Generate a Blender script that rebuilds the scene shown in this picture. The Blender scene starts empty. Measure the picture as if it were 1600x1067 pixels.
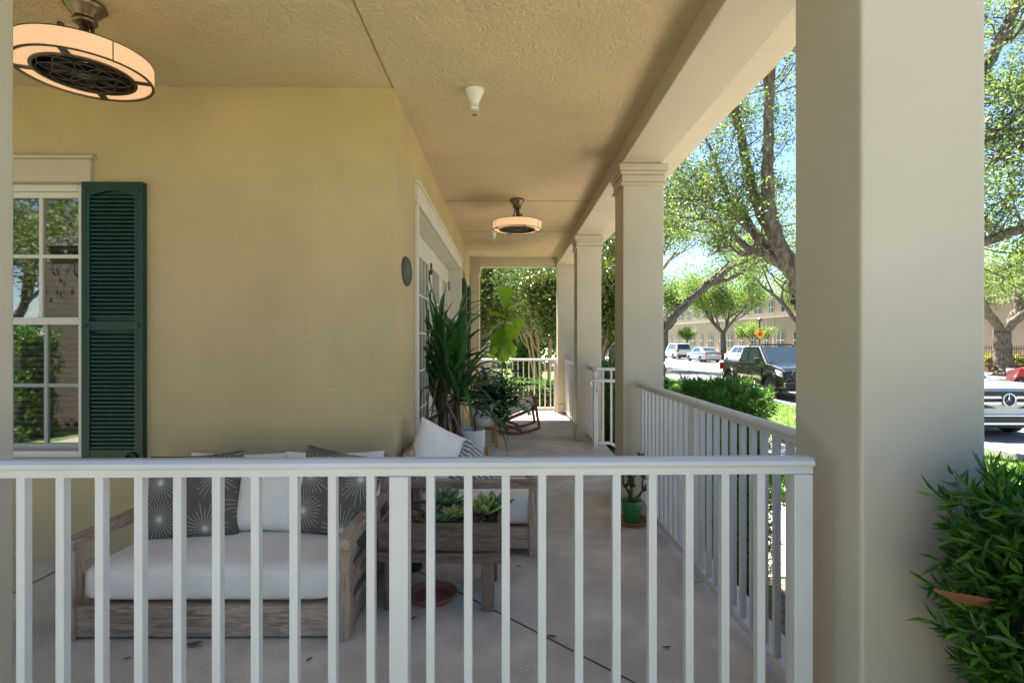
import bpy, math, random
import numpy as np
from mathutils import Vector, Matrix, Euler, noise

random.seed(7); RNG = np.random.default_rng(7)
sc = bpy.context.scene
COL = sc.collection
R = math.radians
PI = math.pi

# ------------------------------------------------------------------ camera, sky, sun, exposure
cam_d = bpy.data.cameras.new("camera"); cam = bpy.data.objects.new("camera", cam_d); COL.objects.link(cam)
cam.location = (0, 0, 1.30); cam.rotation_euler = (R(90), 0, R(-0.4))
cam_d.sensor_width = 36; cam_d.lens = 18.95; cam_d.clip_start = 0.05; cam_d.clip_end = 2000
sc.camera = cam
SUN_EL, SUN_AZ = 62.0, -15.0            # azimuth measured from +Y towards +X
w = bpy.data.worlds.new("World"); sc.world = w; w.use_nodes = True
nt = w.node_tree; bg = nt.nodes["Background"]
sky = nt.nodes.new("ShaderNodeTexSky"); sky.sky_type = 'NISHITA'; sky.sun_disc = False
sky.sun_elevation = R(SUN_EL); sky.sun_rotation = R(SUN_AZ); sky.dust_density = 0.2; sky.ozone_density = 5.0; sky.air_density = 1.0
nt.links.new(sky.outputs[0], bg.inputs[0]); bg.inputs[1].default_value = 0.05
sd = bpy.data.lights.new("sun", 'SUN'); sd.energy = 5.0; sd.angle = R(0.5); sd.color = (1, .95, .86)
sun = bpy.data.objects.new("sun", sd); COL.objects.link(sun)
ce = math.cos(R(SUN_EL))
to_sun = Vector((math.sin(R(SUN_AZ))*ce, math.cos(R(SUN_AZ))*ce, math.sin(R(SUN_EL))))
sun.rotation_euler = to_sun.to_track_quat('Z', 'Y').to_euler()
vs = sc.view_settings; vs.view_transform = 'Standard'; vs.look = 'None'; vs.gamma = 1; vs.exposure = 2.66
sc.cycles.max_bounces = 12; sc.cycles.diffuse_bounces = 7; sc.cycles.transparent_max_bounces = 12

# ------------------------------------------------------------------ materials
def nodes(m): return m.node_tree.nodes, m.node_tree.links
def mat(name, c, rough=.6, var=.12, vs=4., bump=0., bs=40., metal=0., stretch=(1,1,1), c2=None, coat=0., detail=6., spec=.5, bd=.01):
    m = bpy.data.materials.new(name); m.use_nodes = True; N, L = nodes(m)
    p = N["Principled BSDF"]; p.inputs["Roughness"].default_value = rough; p.inputs["Metallic"].default_value = metal
    p.inputs["Coat Weight"].default_value = coat; p.inputs["Specular IOR Level"].default_value = spec
    tc = N.new("ShaderNodeTexCoord"); mp = N.new("ShaderNodeMapping"); mp.inputs["Scale"].default_value = stretch
    L.new(tc.outputs["Object"], mp.inputs[0])
    n = N.new("ShaderNodeTexNoise"); n.inputs["Scale"].default_value = vs; n.inputs["Detail"].default_value = detail
    L.new(mp.outputs[0], n.inputs["Vector"])
    r = N.new("ShaderNodeValToRGB"); r.color_ramp.elements[0].position = .3; r.color_ramp.elements[1].position = .7
    a = [max(0, x*(1-var)) for x in c]; b = [min(1, x*(1+var)) for x in c] if c2 is None else c2
    r.color_ramp.elements[0].color = (*a, 1); r.color_ramp.elements[1].color = (*b, 1)
    L.new(n.outputs[0], r.inputs[0]); L.new(r.outputs[0], p.inputs["Base Color"])
    if bump:
        n2 = N.new("ShaderNodeTexNoise"); n2.inputs["Scale"].default_value = bs; n2.inputs["Detail"].default_value = 4
        L.new(mp.outputs[0], n2.inputs["Vector"])
        bb = N.new("ShaderNodeBump"); bb.inputs["Strength"].default_value = bump; bb.inputs["Distance"].default_value = bd
        L.new(n2.outputs[0], bb.inputs["Height"]); L.new(bb.outputs[0], p.inputs["Normal"])
    m["_p"] = 1
    return m
def leafmat(name, cols, rough=.45, trans=.35, tcol=None):
    m = bpy.data.materials.new(name); m.use_nodes = True; N, L = nodes(m)
    p = N["Principled BSDF"]; p.inputs["Roughness"].default_value = rough
    g = N.new("ShaderNodeNewGeometry"); r = N.new("ShaderNodeValToRGB")
    e = r.color_ramp.elements
    while len(e) < len(cols): e.new(.5)
    for i, c in enumerate(cols): e[i].position = i/(len(cols)-1); e[i].color = (*c, 1)
    L.new(g.outputs["Random Per Island"], r.inputs[0]); L.new(r.outputs[0], p.inputs["Base Color"])
    t = N.new("ShaderNodeBsdfTranslucent"); hs = N.new("ShaderNodeMixRGB"); hs.blend_type = 'MULTIPLY'; hs.inputs[0].default_value = 1
    hs.inputs[2].default_value = (*(tcol or (1.1, 1.25, .6)), 1); L.new(r.outputs[0], hs.inputs[1]); L.new(hs.outputs[0], t.inputs[0])
    mx = N.new("ShaderNodeMixShader"); mx.inputs[0].default_value = trans
    L.new(p.outputs[0], mx.inputs[1]); L.new(t.outputs[0], mx.inputs[2])
    L.new(mx.outputs[0], N["Material Output"].inputs[0])
    return m
def glassmat(name, refl=.3, tint=(.9,.92,.9)):
    m = bpy.data.materials.new(name); m.use_nodes = True; N, L = nodes(m)
    N.remove(N["Principled BSDF"]); g = N.new("ShaderNodeBsdfGlossy"); g.inputs["Roughness"].default_value = .02
    t = N.new("ShaderNodeBsdfTransparent"); t.inputs[0].default_value = (*tint, 1)
    mx = N.new("ShaderNodeMixShader"); mx.inputs[0].default_value = refl
    L.new(t.outputs[0], mx.inputs[1]); L.new(g.outputs[0], mx.inputs[2]); L.new(mx.outputs[0], N["Material Output"].inputs[0])
    return m
def stuccomat(name, c, bump=.35, scale=30., var=.05):
    """wet-knockdown stucco: flattened blotches"""
    m = mat(name, c, .88, var, 1.6, spec=.25); N, L = nodes(m); p = N["Principled BSDF"]
    tc = N.new("ShaderNodeTexCoord")
    n = N.new("ShaderNodeTexNoise"); n.inputs["Scale"].default_value = scale; n.inputs["Detail"].default_value = 5; n.inputs["Distortion"].default_value = 1.4
    L.new(tc.outputs["Object"], n.inputs["Vector"])
    r = N.new("ShaderNodeValToRGB"); r.color_ramp.elements[0].position = .42; r.color_ramp.elements[1].position = .60
    L.new(n.outputs[0], r.inputs[0])
    b = N.new("ShaderNodeBump"); b.inputs["Strength"].default_value = bump; b.inputs["Distance"].default_value = .006
    L.new(r.outputs[0], b.inputs["Height"]); L.new(b.outputs[0], p.inputs["Normal"])
    return m
def emitmat(name, c, s, base=(.9,.8,.6)):
    m = mat(name, base, .6, .03); p = m.node_tree.nodes["Principled BSDF"]
    p.inputs["Emission Color"].default_value = (*c, 1); p.inputs["Emission Strength"].default_value = s
    return m
def woodmat(name, a, b, axis=(1,1,1), rough=.7, s=9.):
    m = bpy.data.materials.new(name); m.use_nodes = True; N, L = nodes(m); p = N["Principled BSDF"]; p.inputs["Roughness"].default_value = rough
    tc = N.new("ShaderNodeTexCoord"); mp = N.new("ShaderNodeMapping"); mp.inputs["Scale"].default_value = axis
    L.new(tc.outputs["Object"], mp.inputs[0])
    wv = N.new("ShaderNodeTexNoise"); wv.inputs["Scale"].default_value = s; wv.inputs["Detail"].default_value = 8; wv.inputs["Distortion"].default_value = 1.2
    L.new(mp.outputs[0], wv.inputs["Vector"])
    n2 = N.new("ShaderNodeTexNoise"); n2.inputs["Scale"].default_value = 3; n2.inputs["Detail"].default_value = 3; L.new(tc.outputs["Object"], n2.inputs["Vector"])
    ad = N.new("ShaderNodeMath"); ad.operation = 'MULTIPLY_ADD'; ad.inputs[1].default_value = .6; L.new(wv.outputs[0], ad.inputs[0])
    m2 = N.new("ShaderNodeMath"); m2.operation = 'MULTIPLY'; m2.inputs[1].default_value = .4; L.new(n2.outputs[0], m2.inputs[0]); L.new(m2.outputs[0], ad.inputs[2])
    r = N.new("ShaderNodeValToRGB"); r.color_ramp.elements[0].position = .38; r.color_ramp.elements[1].position = .62
    r.color_ramp.elements[0].color = (*a, 1); r.color_ramp.elements[1].color = (*b, 1)
    L.new(ad.outputs[0], r.inputs[0]); L.new(r.outputs[0], p.inputs["Base Color"])
    bb = N.new("ShaderNodeBump"); bb.inputs["Strength"].default_value = .35; bb.inputs["Distance"].default_value = .004
    L.new(ad.outputs[0], bb.inputs["Height"]); L.new(bb.outputs[0], p.inputs["Normal"])
    return m

M = {}
M['wall'] = stuccomat('yellow_stucco', (.495, .378, .208), .28, 55, .08)
M['ceil'] = stuccomat('knockdown_ceiling', (.62, .48, .30), .8, 34, .07)
M['cream'] = mat('cream_paint', (.49, .415, .315), .55, .05, 2.2, .16, 70, bd=.003)
M['trim'] = mat('trim_paint', (.62, .56, .49), .5, .03, 3)
M['rail'] = mat('white_powder_coat', (.57, .55, .52), .42, .05, 5, .1, 90, bd=.001)
M['conc'] = mat('porch_concrete', (.60, .52, .42), .9, .14, 1.7, .5, 160, c2=(.77, .68, .56), bd=.003)
def speckle(m, s1, lo, hi):
    N, L = nodes(m); p = N["Principled BSDF"]; tc = N.new("ShaderNodeTexCoord"); n = N.new("ShaderNodeTexNoise"); n.inputs["Scale"].default_value = s1; n.inputs["Detail"].default_value = 3
    L.new(tc.outputs["Object"], n.inputs["Vector"]); rr = N.new("ShaderNodeValToRGB"); rr.color_ramp.elements[0].position = .35; rr.color_ramp.elements[1].position = .65
    rr.color_ramp.elements[0].color = (lo, lo, lo, 1); rr.color_ramp.elements[1].color = (hi, hi, hi, 1); L.new(n.outputs[0], rr.inputs[0])
    mx = N.new("ShaderNodeMixRGB"); mx.blend_type = 'MULTIPLY'; mx.inputs[0].default_value = 1; src = p.inputs["Base Color"].links[0].from_socket
    L.new(src, mx.inputs[1]); L.new(rr.outputs[0], mx.inputs[2]); L.new(mx.outputs[0], p.inputs["Base Color"])
speckle(M['conc'], 130, .80, 1.08); speckle(M['conc'], 5.5, .86, 1.05); speckle(M['conc'], 1.1, .88, 1.04)
M['joint'] = mat('joint_dark', (.075, .068, .06), .9, .4, 20)
M['groove'] = mat('ceiling_groove', (.24, .19, .12), .9)
M['shutter'] = mat('green_shutter', (.003, .036, .022), .38, .25, 6, .35, 18, stretch=(12, 12, .8), bd=.003)
M['black'] = mat('black_iron', (.02, .02, .02), .5)
M['bronze'] = mat('brushed_bronze', (.17, .13, .10), .35, .1, 8, metal=.85)
M['grille'] = mat('dark_grille', (.035, .028, .022), .45, metal=.4)
M['shade'] = emitmat('lit_linen_shade', (1, .57, .29), .14, (.2, .16, .12))
M['glass'] = glassmat('window_glass', .22)
M['dglass'] = glassmat('door_glass', .25, (.75, .75, .72))
M['blind'] = mat('woven_blind', (.13, .10, .075), .9, .2, 30, .4, 60)
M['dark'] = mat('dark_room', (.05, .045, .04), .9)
M['white_plastic'] = mat('white_plastic', (.78, .76, .73), .4, .02)
M['wood_x'] = woodmat('weathered_wood_x', (.20, .13, .085), (.52, .375, .27), (1, 9, 9))
M['wood_y'] = woodmat('weathered_wood_y', (.20, .13, .085), (.52, .375, .27), (9, 1, 9))
M['wood_z'] = woodmat('weathered_wood_z', (.22, .14, .09), (.54, .385, .27), (9, 9, 1))
M['dwood_x'] = woodmat('dark_planter_wood', (.07, .045, .03), (.20, .135, .095), (1, 8, 8))
M['dwood_z'] = woodmat('dark_planter_leg', (.09, .055, .035), (.24, .16, .11), (8, 8, 1))
M['teak'] = woodmat('oiled_teak', (.15, .05, .022), (.33, .13, .055), (3, 3, 3), .45)
M['oak'] = woodmat('honey_oak', (.34, .15, .045), (.52, .26, .09), (8, 8, 1), .45)
M['cushion'] = mat('cream_canvas', (.80, .75, .68), .95, .06, 5, .5, 11, bd=.02, spec=.2)
M['pillow_w'] = mat('white_linen', (.76, .72, .66), .95, .05, 6, .55, 13, bd=.02, spec=.2)
M['taupe'] = mat('taupe_fabric', (.13, .115, .095), .95, .1, 30)
M['terra'] = mat('terracotta', (.34, .12, .055), .8, .18, 9, .2, 60)
M['gpot'] = mat('green_glaze', (.035, .20, .05), .35, .12, 5)
M['bpot'] = mat('black_plastic_pot', (.012, .012, .012), .5)
M['wpot'] = mat('white_ceramic', (.70, .70, .69), .35, .03, 4)
M['soil'] = mat('bark_mulch', (.09, .045, .025), .95, .5, 60, 1, 60, c2=(.22, .12, .07), bd=.02)
M['bark'] = mat('oak_bark', (.085, .062, .046), .95, .4, 5, 1, 14, stretch=(3, 3, .7), c2=(.25, .20, .155), bd=.05)
M['palebark'] = mat('myrtle_bark', (.36, .25, .16), .8, .25, 5, .3, 20, stretch=(3, 3, .6))
M['grass'] = mat('lawn', (.10, .19, .03), .9, .3, 3, .8, 120, c2=(.20, .30, .06), bd=.03)
M['mulch'] = mat('mulch_bed', (.09, .06, .04), .95, .5, 25, 1, 40, c2=(.30, .21, .15), bd=.03)
M['road'] = mat('asphalt', (.15, .145, .14), .9, .1, .8, .3, 120, c2=(.21, .205, .195))
M['walk'] = mat('sidewalk', (.56, .50, .44), .9, .1, 1.2, .3, 80)
M['kerb'] = mat('kerb_concrete', (.42, .40, .37), .9, .12, 2)
M['pink'] = mat('pink_stucco', (.37, .295, .22), .9, .06, .8)
M['pinktrim'] = mat('pale_stone_trim', (.42, .37, .32), .8, .05)
M['wglass'] = mat('far_window_glass', (.03, .04, .045), .08, .1)
M['oakleaf'] = leafmat('live_oak_leaves', [(.07, .105, .035), (.125, .17, .06), (.20, .24, .095)], trans=.5)
M['oakleaf2'] = leafmat('pale_oak_leaves', [(.11, .17, .05), (.17, .24, .075), (.26, .32, .12)], trans=.5)
M['magleaf'] = leafmat('magnolia_leaves', [(.022, .06, .012), (.05, .11, .02), (.20, .20, .05), (.07, .05, .015)], .22, .2)
M['myrtleaf'] = leafmat('myrtle_leaves', [(.03, .07, .025), (.06, .12, .04), (.14, .20, .09)])
M['orangeleaf'] = leafmat('orange_leaves', [(.55, .22, .02), (.6, .32, .03)])
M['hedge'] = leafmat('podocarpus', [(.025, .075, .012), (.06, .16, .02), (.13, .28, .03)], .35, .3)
M['hedgesun'] = leafmat('sunny_hedge', [(.04, .11, .015), (.08, .20, .025), (.15, .30, .04)], .35, .3)  # lighter copy of the podocarpus greens; sunlight put into the leaf colour
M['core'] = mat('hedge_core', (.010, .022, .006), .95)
M['yucca'] = leafmat('yucca_leaf', [(.018, .07, .018), (.04, .13, .03), (.075, .20, .045)], .35, .22, (1.4, 1.8, .5))
M['yuccadry'] = leafmat('dry_leaf', [(.22, .13, .07), (.35, .23, .14)], .7, .2, (1, .8, .6))
M['zz'] = leafmat('glossy_dark_leaf', [(.008, .035, .012), (.015, .06, .018), (.03, .10, .02)], .25, .15)
M['fig'] = leafmat('fig_leaf', [(.13, .25, .02), (.20, .36, .03), (.30, .45, .05)], .35, .45)
M['succ'] = mat('succulent_green', (.055, .15, .07), .45, .25, 12, c2=(.15, .27, .10))
M['succy'] = mat('succulent_yellow', (.20, .27, .06), .45, .25, 12, c2=(.35, .36, .10))
M['jade'] = leafmat('jade_leaf', [(.02, .07, .02), (.04, .12, .03)], .3, .05)
M['brownleaf'] = mat('fallen_leaf', (.22, .085, .04), .6, .3, 30)
M['pinkflower'] = leafmat('pink_petals', [(.7, .12, .2), (.8, .25, .35)], .6, .3, (1, 1, 1))
M['stem'] = mat('plant_stem', (.10, .06, .03), .8, .25, 20)
M['tyre'] = mat('tyre_rubber', (.018, .018, .018), .8)
M['rim'] = mat('alloy', (.45, .45, .46), .3, .05, metal=.8)
M['chrome'] = mat('chrome', (.75, .75, .76), .12, .02, metal=1)
M['plastic'] = mat('car_trim', (.02, .02, .021), .55)
M['cglass'] = mat('car_glass', (.02, .03, .035), .04, .1, spec=1.)
M['lamp'] = mat('headlamp', (.75, .76, .76), .12, .03, coat=1)
M['tail'] = mat('taillamp', (.45, .02, .02), .2, .05, coat=1)
M['signy'] = mat('sign_yellow', (.80, .42, .02), .5, .02)
M['red'] = mat('sign_red', (.55, .03, .02), .5, .02)
def paint(name, c, metal=.25): return mat(name, c, .28, .03, 3, metal=metal, coat=.8)

# starburst cushion fabric
def starburst():
    m = mat('starburst_fabric', (.125, .11, .09), .95, .08, 20, .25, 220, bd=.002, spec=.2); N, L = nodes(m); p = N["Principled BSDF"]
    tc = N.new("ShaderNodeTexCoord"); sp = N.new("ShaderNodeSeparateXYZ"); cb = N.new("ShaderNodeCombineXYZ")
    L.new(tc.outputs["Object"], sp.inputs[0]); L.new(sp.outputs[0], cb.inputs[0]); L.new(sp.outputs[2], cb.inputs[1])
    v = N.new("ShaderNodeTexVoronoi"); v.voronoi_dimensions = '2D'; v.inputs["Scale"].default_value = 4.9; v.inputs["Randomness"].default_value = .75
    L.new(cb.outputs[0], v.inputs["Vector"])
    sb = N.new("ShaderNodeVectorMath"); sb.operation = 'SUBTRACT'; L.new(cb.outputs[0], sb.inputs[0]); L.new(v.outputs["Position"], sb.inputs[1])
    s2 = N.new("ShaderNodeSeparateXYZ"); L.new(sb.outputs[0], s2.inputs[0])
    at = N.new("ShaderNodeMath"); at.operation = 'ARCTAN2'; L.new(s2.outputs[1], at.inputs[0]); L.new(s2.outputs[0], at.inputs[1])
    k = N.new("ShaderNodeMath"); k.operation = 'MULTIPLY'; k.inputs[1].default_value = 14; L.new(at.outputs[0], k.inputs[0])
    si = N.new("ShaderNodeMath"); si.operation = 'SINE'; L.new(k.outputs[0], si.inputs[0])
    ab = N.new("ShaderNodeMath"); ab.operation = 'ABSOLUTE'; L.new(si.outputs[0], ab.inputs[0])
    ln = N.new("ShaderNodeVectorMath"); ln.operation = 'LENGTH'; L.new(sb.outputs[0], ln.inputs[0])
    ml = N.new("ShaderNodeMath"); ml.operation = 'MULTIPLY'; L.new(ab.outputs[0], ml.inputs[0]); L.new(ln.outputs["Value"], ml.inputs[1])
    lt = N.new("ShaderNodeMath"); lt.operation = 'LESS_THAN'; lt.inputs[1].default_value = .011; L.new(ml.outputs[0], lt.inputs[0])
    nz = N.new("ShaderNodeTexNoise"); nz.inputs["Scale"].default_value = 22; L.new(cb.outputs[0], nz.inputs["Vector"])
    rad = N.new("ShaderNodeMath"); rad.operation = 'MULTIPLY'; rad.inputs[1].default_value = .21; L.new(nz.outputs[0], rad.inputs[0])
    l2 = N.new("ShaderNodeMath"); l2.operation = 'LESS_THAN'; L.new(ln.outputs["Value"], l2.inputs[0]); L.new(rad.outputs[0], l2.inputs[1])
    mm = N.new("ShaderNodeMath"); mm.operation = 'MULTIPLY'; L.new(lt.outputs[0], mm.inputs[0]); L.new(l2.outputs[0], mm.inputs[1])
    mx = N.new("ShaderNodeMixRGB"); L.new(mm.outputs[0], mx.inputs[0])
    src = p.inputs["Base Color"].links[0].from_socket; L.new(src, mx.inputs[1]); mx.inputs[2].default_value = (.60, .57, .50, 1)
    L.new(mx.outputs[0], p.inputs["Base Color"]); return m
M['star'] = starburst()
def stripes():
    m = mat('striped_fabric', (.5, .5, .48), .95, .05, 20); N, L = nodes(m); p = N["Principled BSDF"]
    tc = N.new("ShaderNodeTexCoord"); wv = N.new("ShaderNodeTexWave"); wv.inputs["Scale"].default_value = 11; wv.inputs["Distortion"].default_value = 3.5; wv.inputs["Detail Scale"].default_value = 2
    wv.bands_direction = 'Z'; L.new(tc.outputs["Object"], wv.inputs[0]); r = N.new("ShaderNodeValToRGB")
    r.color_ramp.elements[0].position = .45; r.color_ramp.elements[1].position = .55; r.color_ramp.elements[0].color = (.15, .14, .13, 1); r.color_ramp.elements[1].color = (.5, .48, .44, 1)
    L.new(wv.outputs[0], r.inputs[0]); L.new(r.outputs[0], p.inputs["Base Color"]); return m
M['stripe'] = stripes()

# ------------------------------------------------------------------ mesh helpers
class MB:
    def __init__(s): s.v = []; s.f = []
    def add(s, v, f):
        o = len(s.v); s.v += [tuple(x) for x in v]; s.f += [tuple(i+o for i in q) for q in f]; return s
    def box(s, x0, x1, y0, y1, z0, z1, mtx=None):
        v = [(x, y, z) for z in (z0, z1) for y in (y0, y1) for x in (x0, x1)]
        if mtx: v = [mtx @ Vector(p) for p in v]
        return s.add(v, [(0,2,3,1), (4,5,7,6), (0,1,5,4), (2,6,7,3), (0,4,6,2), (1,3,7,5)])
    def beam(s, a, b, wx, wz, up=(0,0,1)):
        a, b = Vector(a), Vector(b); d = (b-a); n = d.normalized(); u = Vector(up)
        if abs(n.dot(u)) > .99: u = Vector((1,0,0))
        r = n.cross(u).normalized()*wx/2; t = r.cross(n).normalized()*wz/2
        v = [a-r-t, a+r-t, a+r+t, a-r+t, b-r-t, b+r-t, b+r+t, b-r+t]
        return s.add(v, [(3,2,1,0), (4,5,6,7), (0,1,5,4), (1,2,6,5), (2,3,7,6), (3,0,4,7)])
    def tube(s, pts, rad, n=8, cap=True):
        pts = [Vector(p) for p in pts]
        if not hasattr(rad, '__len__'): rad = [rad]*len(pts)
        o = len(s.v); ref = Vector((.12, .31, .94)).normalized(); k = len(pts)
        for i, p in enumerate(pts):
            d = (pts[min(i+1, k-1)] - pts[max(i-1, 0)]).normalized()
            a = d.cross(ref)
            if a.length < .05: a = d.cross(Vector((1, 0, 0)))
            a.normalize(); b = d.cross(a)
            for j in range(n):
                t = 2*PI*j/n; s.v.append(tuple(p + (a*math.cos(t) + b*math.sin(t))*rad[i]))
        for i in range(k-1):
            for j in range(n):
                s.f.append((o+i*n+j, o+i*n+(j+1) % n, o+(i+1)*n+(j+1) % n, o+(i+1)*n+j))
        if cap: s.f.append(tuple(o+j for j in range(n))[::-1]); s.f.append(tuple(o+(k-1)*n+j for j in range(n)))
        return s
    def lathe(s, prof, c=(0,0,0), n=32, axis='z', capb=True, capt=True):
        o = len(s.v)
        for r, z in prof:
            for j in range(n):
                t = 2*PI*j/n; x, y = r*math.cos(t), r*math.sin(t)
                p = (c[0]+x, c[1]+y, c[2]+z) if axis == 'z' else ((c[0]+x, c[1]+z, c[2]+y) if axis == 'y' else (c[0]+z, c[1]+x, c[2]+y))
                s.v.append(p)
        for i in range(len(prof)-1):
            for j in range(n): s.f.append((o+i*n+j, o+i*n+(j+1) % n, o+(i+1)*n+(j+1) % n, o+(i+1)*n+j))
        if capb: s.f.append(tuple(o+j for j in range(n))[::-1])
        if capt: s.f.append(tuple(o+(len(prof)-1)*n+j for j in range(n)))
        return s
    def prism(s, poly, f0, f1):
        """poly 2D list; f0/f1 map (a,b)->3D for the two end caps"""
        n = len(poly); o = len(s.v); s.v += [tuple(f0(*p)) for p in poly] + [tuple(f1(*p)) for p in poly]
        s.f += [tuple(o+i for i in range(n))[::-1], tuple(o+n+i for i in range(n))]
        s.f += [(o+i, o+(i+1) % n, o+n+(i+1) % n, o+n+i) for i in range(n)]
        return s
    def build(s, name, m, parent=None, bevel=0., smooth=False, sub=0, seg=2):
        me = bpy.data.meshes.new(name); me.from_pydata(s.v, [], s.f)
        if not smooth or bevel: pass
        import bmesh
        bm = bmesh.new(); bm.from_mesh(me); bmesh.ops.recalc_face_normals(bm, faces=bm.faces); bm.to_mesh(me); bm.free()
        me.materials.append(m)
        if smooth: me.polygons.foreach_set('use_smooth', [True]*len(me.polygons)); me.update()
        o = bpy.data.objects.new(name, me); COL.objects.link(o)
        if parent: o.parent = parent
        if bevel:
            b = o.modifiers.new('bevel', 'BEVEL'); b.width = bevel; b.segments = seg; b.limit_method = 'ANGLE'; b.angle_limit = R(35); b.harden_normals = False
        if sub: q = o.modifiers.new('sub', 'SUBSURF'); q.levels = sub; q.render_levels = sub
        return o
def npmesh(name, V, F, m, parent=None, smooth=False):
    """V (n,3); F (k,c) constant size"""
    me = bpy.data.meshes.new(name); V = np.asarray(V, dtype=np.float32); F = np.asarray(F, dtype=np.int32); k, c = F.shape
    me.vertices.add(len(V)); me.vertices.foreach_set('co', V.ravel()); me.loops.add(k*c); me.loops.foreach_set('vertex_index', F.ravel())
    me.polygons.add(k); me.polygons.foreach_set('loop_start', np.arange(0, k*c, c, dtype=np.int32)); me.polygons.foreach_set('loop_total', np.full(k, c, dtype=np.int32))
    if smooth: me.polygons.foreach_set('use_smooth', np.ones(k, dtype=bool))
    me.update(calc_edges=True); me.materials.append(m)
    o = bpy.data.objects.new(name, me); COL.objects.link(o)
    if parent: o.parent = parent
    return o
def tag(o, label, cat, group=None, kind=None):
    if label: o['label'] = label
    if cat: o['category'] = cat
    if group: o['group'] = group
    if kind: o['kind'] = kind
    return o
def thing(name, label, cat, loc=(0,0,0), rz=0., group=None):
    o = bpy.data.objects.new(name, None); COL.objects.link(o); o.location = loc; o.rotation_euler = (0, 0, rz); o.empty_display_size = .2
    return tag(o, label, cat, group)
def struct(o): o['kind'] = 'structure'; return o
def dup(root, loc, rz=0., label=None, group=None, scale=None):
    def cp(o, par):
        c = o.copy(); COL.objects.link(c); c.parent = par
        for k in o.children: cp(k, c)
        return c
    r = cp(root, None); r.location = loc; r.rotation_euler = (0, 0, rz)
    if scale: r.scale = scale
    if label: r['label'] = label
    if group: r['group'] = group
    return r

def unit(a): return a/np.maximum(np.linalg.norm(a, axis=-1, keepdims=True), 1e-9)
def leaves(name, C, D, L, W, m, parent=None, fold=.25, bend=.15):
    """one folded leaf (2 quads sharing a midrib) per centre C with direction D"""
    C = np.asarray(C, float); n = len(C); D = unit(np.asarray(D, float))
    r = unit(np.cross(D, RNG.normal(size=(n, 3)))); up = np.cross(r, D)
    L = np.broadcast_to(L, n)[:, None]*RNG.uniform(.7, 1.2, (n, 1)); W = np.broadcast_to(W, n)[:, None]*RNG.uniform(.8, 1.15, (n, 1))
    tip = C + D*L - up*L*bend; mid = C + D*L*.5
    a = mid + r*W*.5 + up*W*fold; b = mid - r*W*.5 + up*W*fold
    V = np.stack([C, a, tip, b], 1).reshape(-1, 3); i = np.arange(n)[:, None]*4
    F = np.concatenate([np.concatenate([i, i+1, i+2], 1), np.concatenate([i, i+2, i+3], 1)], 0)
    return npmesh(name, V, F, m, parent)
def cloud(centres, rad, per, flat=.8):
    """leaf base points in soft-edged clumps"""
    c = np.repeat(np.asarray(centres, float), per, 0); rr = np.repeat(np.broadcast_to(rad, len(centres)), per)[:, None]
    d = unit(RNG.normal(size=c.shape))*RNG.random((len(c), 1))**.45
    d[:, 2] *= flat
    return c + d*rr, d

# ------------------------------------------------------------------ ground, street
G = -0.70
struct(MB().box(-150, 300, -60, 420, G-1, G).build('ground', M['grass']))
def sheet(name, x0, x1, y0, y1, z, m): return struct(MB().box(x0, x1, y0, y1, z-.1, z).build(name, m))
sheet('road', 8.75, 21.2, -40, 300, G-.0+.006, M['road'])
sheet('sidewalk', 3.3, 5.4, -40, 200, G+.012, M['walk'])
sheet('entry_bounce_slab', 2.1, 3.3, 4.5, 6.6, G+.035, M['walk'])  # slab hidden by the second column, added to bounce sun onto the ceiling
sheet('far_sidewalk', 23.6, 45, -40, 300, G+.014, mat('far_paving', (.26, .23, .20), .9, .15, .6))  # pavement stretched to the building front to stop green bounce from grass
for x in (8.6, 21.2):
    struct(MB().box(x, x+.15, -40, 300, G-.1, G+.11).build('kerb', M['kerb'], bevel=.02))
sheet('front_bounce_slab', -9, 3.9, -7, -1.3, G+.011, mat('bounce_paving', (.27, .235, .20), .9, .1, 1.5))  # paving behind the camera, added for neutral bounce light into the porch
sheet('mulch_bed', 1.23, 3.0, -1, 12.5, G+.02, M['mulch'])
jm = MB()
for k in range(40): jm.box(3.32, 5.38, -10+k*1.5, -9.985+k*1.5, G+.01, G+.017)
struct(jm.build('sidewalk_joints', M['joint']))
# grass blades on the lawn between walk and street
n = 60000
P = np.stack([RNG.uniform(3.05, 8.55, n), RNG.uniform(5, 34, n), np.full(n, G)], 1)
P = P[(P[:, 0] < 3.25) | (P[:, 0] > 5.45)]
Dg = RNG.normal(size=P.shape)*.45; Dg[:, 2] = 1
g = leaves('grass', P, Dg, .07, .012, leafmat('grass_blades', [(.09, .19, .03), (.17, .30, .05), (.27, .35, .10)], .6, .35), None, 0, .3)
tag(g, 'sunlit green lawn grass between the sidewalk and the street', 'grass', kind='stuff')

# ------------------------------------------------------------------ house and porch
struct(MB().box(-7, 1.23, 1.30, 10.15, G-.05, 0).build('porch_floor', M['conc'], bevel=.012))
jj = MB()
def jline(a, b, w_=.0055):
    a = Vector((*a, .0015)); b = Vector((*b, .0015)); jj.beam(a, b, w_, .004)
jline((-.69, 3.24), (1.2, 1.32)); jline((-2.56, 1.32), (-2.56, 3.24)); jline((-.69, 6.1), (1.22, 6.1), .006)
struct(jj.build('floor_joints', M['joint']))
WX, WY = -.69, 3.25                         # re-entrant corner of the house
ZC, ZB = 2.825, 2.69                         # ceiling, underside of beams
house = thing('house', 'pale yellow stucco house with the deep covered porch, cream columns and white double doors', 'house', (-2, 5, 0))
HP = Matrix.Translation((2, -5, 0))
def hpart(mb, name, m, par=None, **k):
    o = mb.build(name, m, par or house, **k)
    if par is None: o.matrix_parent_inverse = HP
    return o
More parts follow.
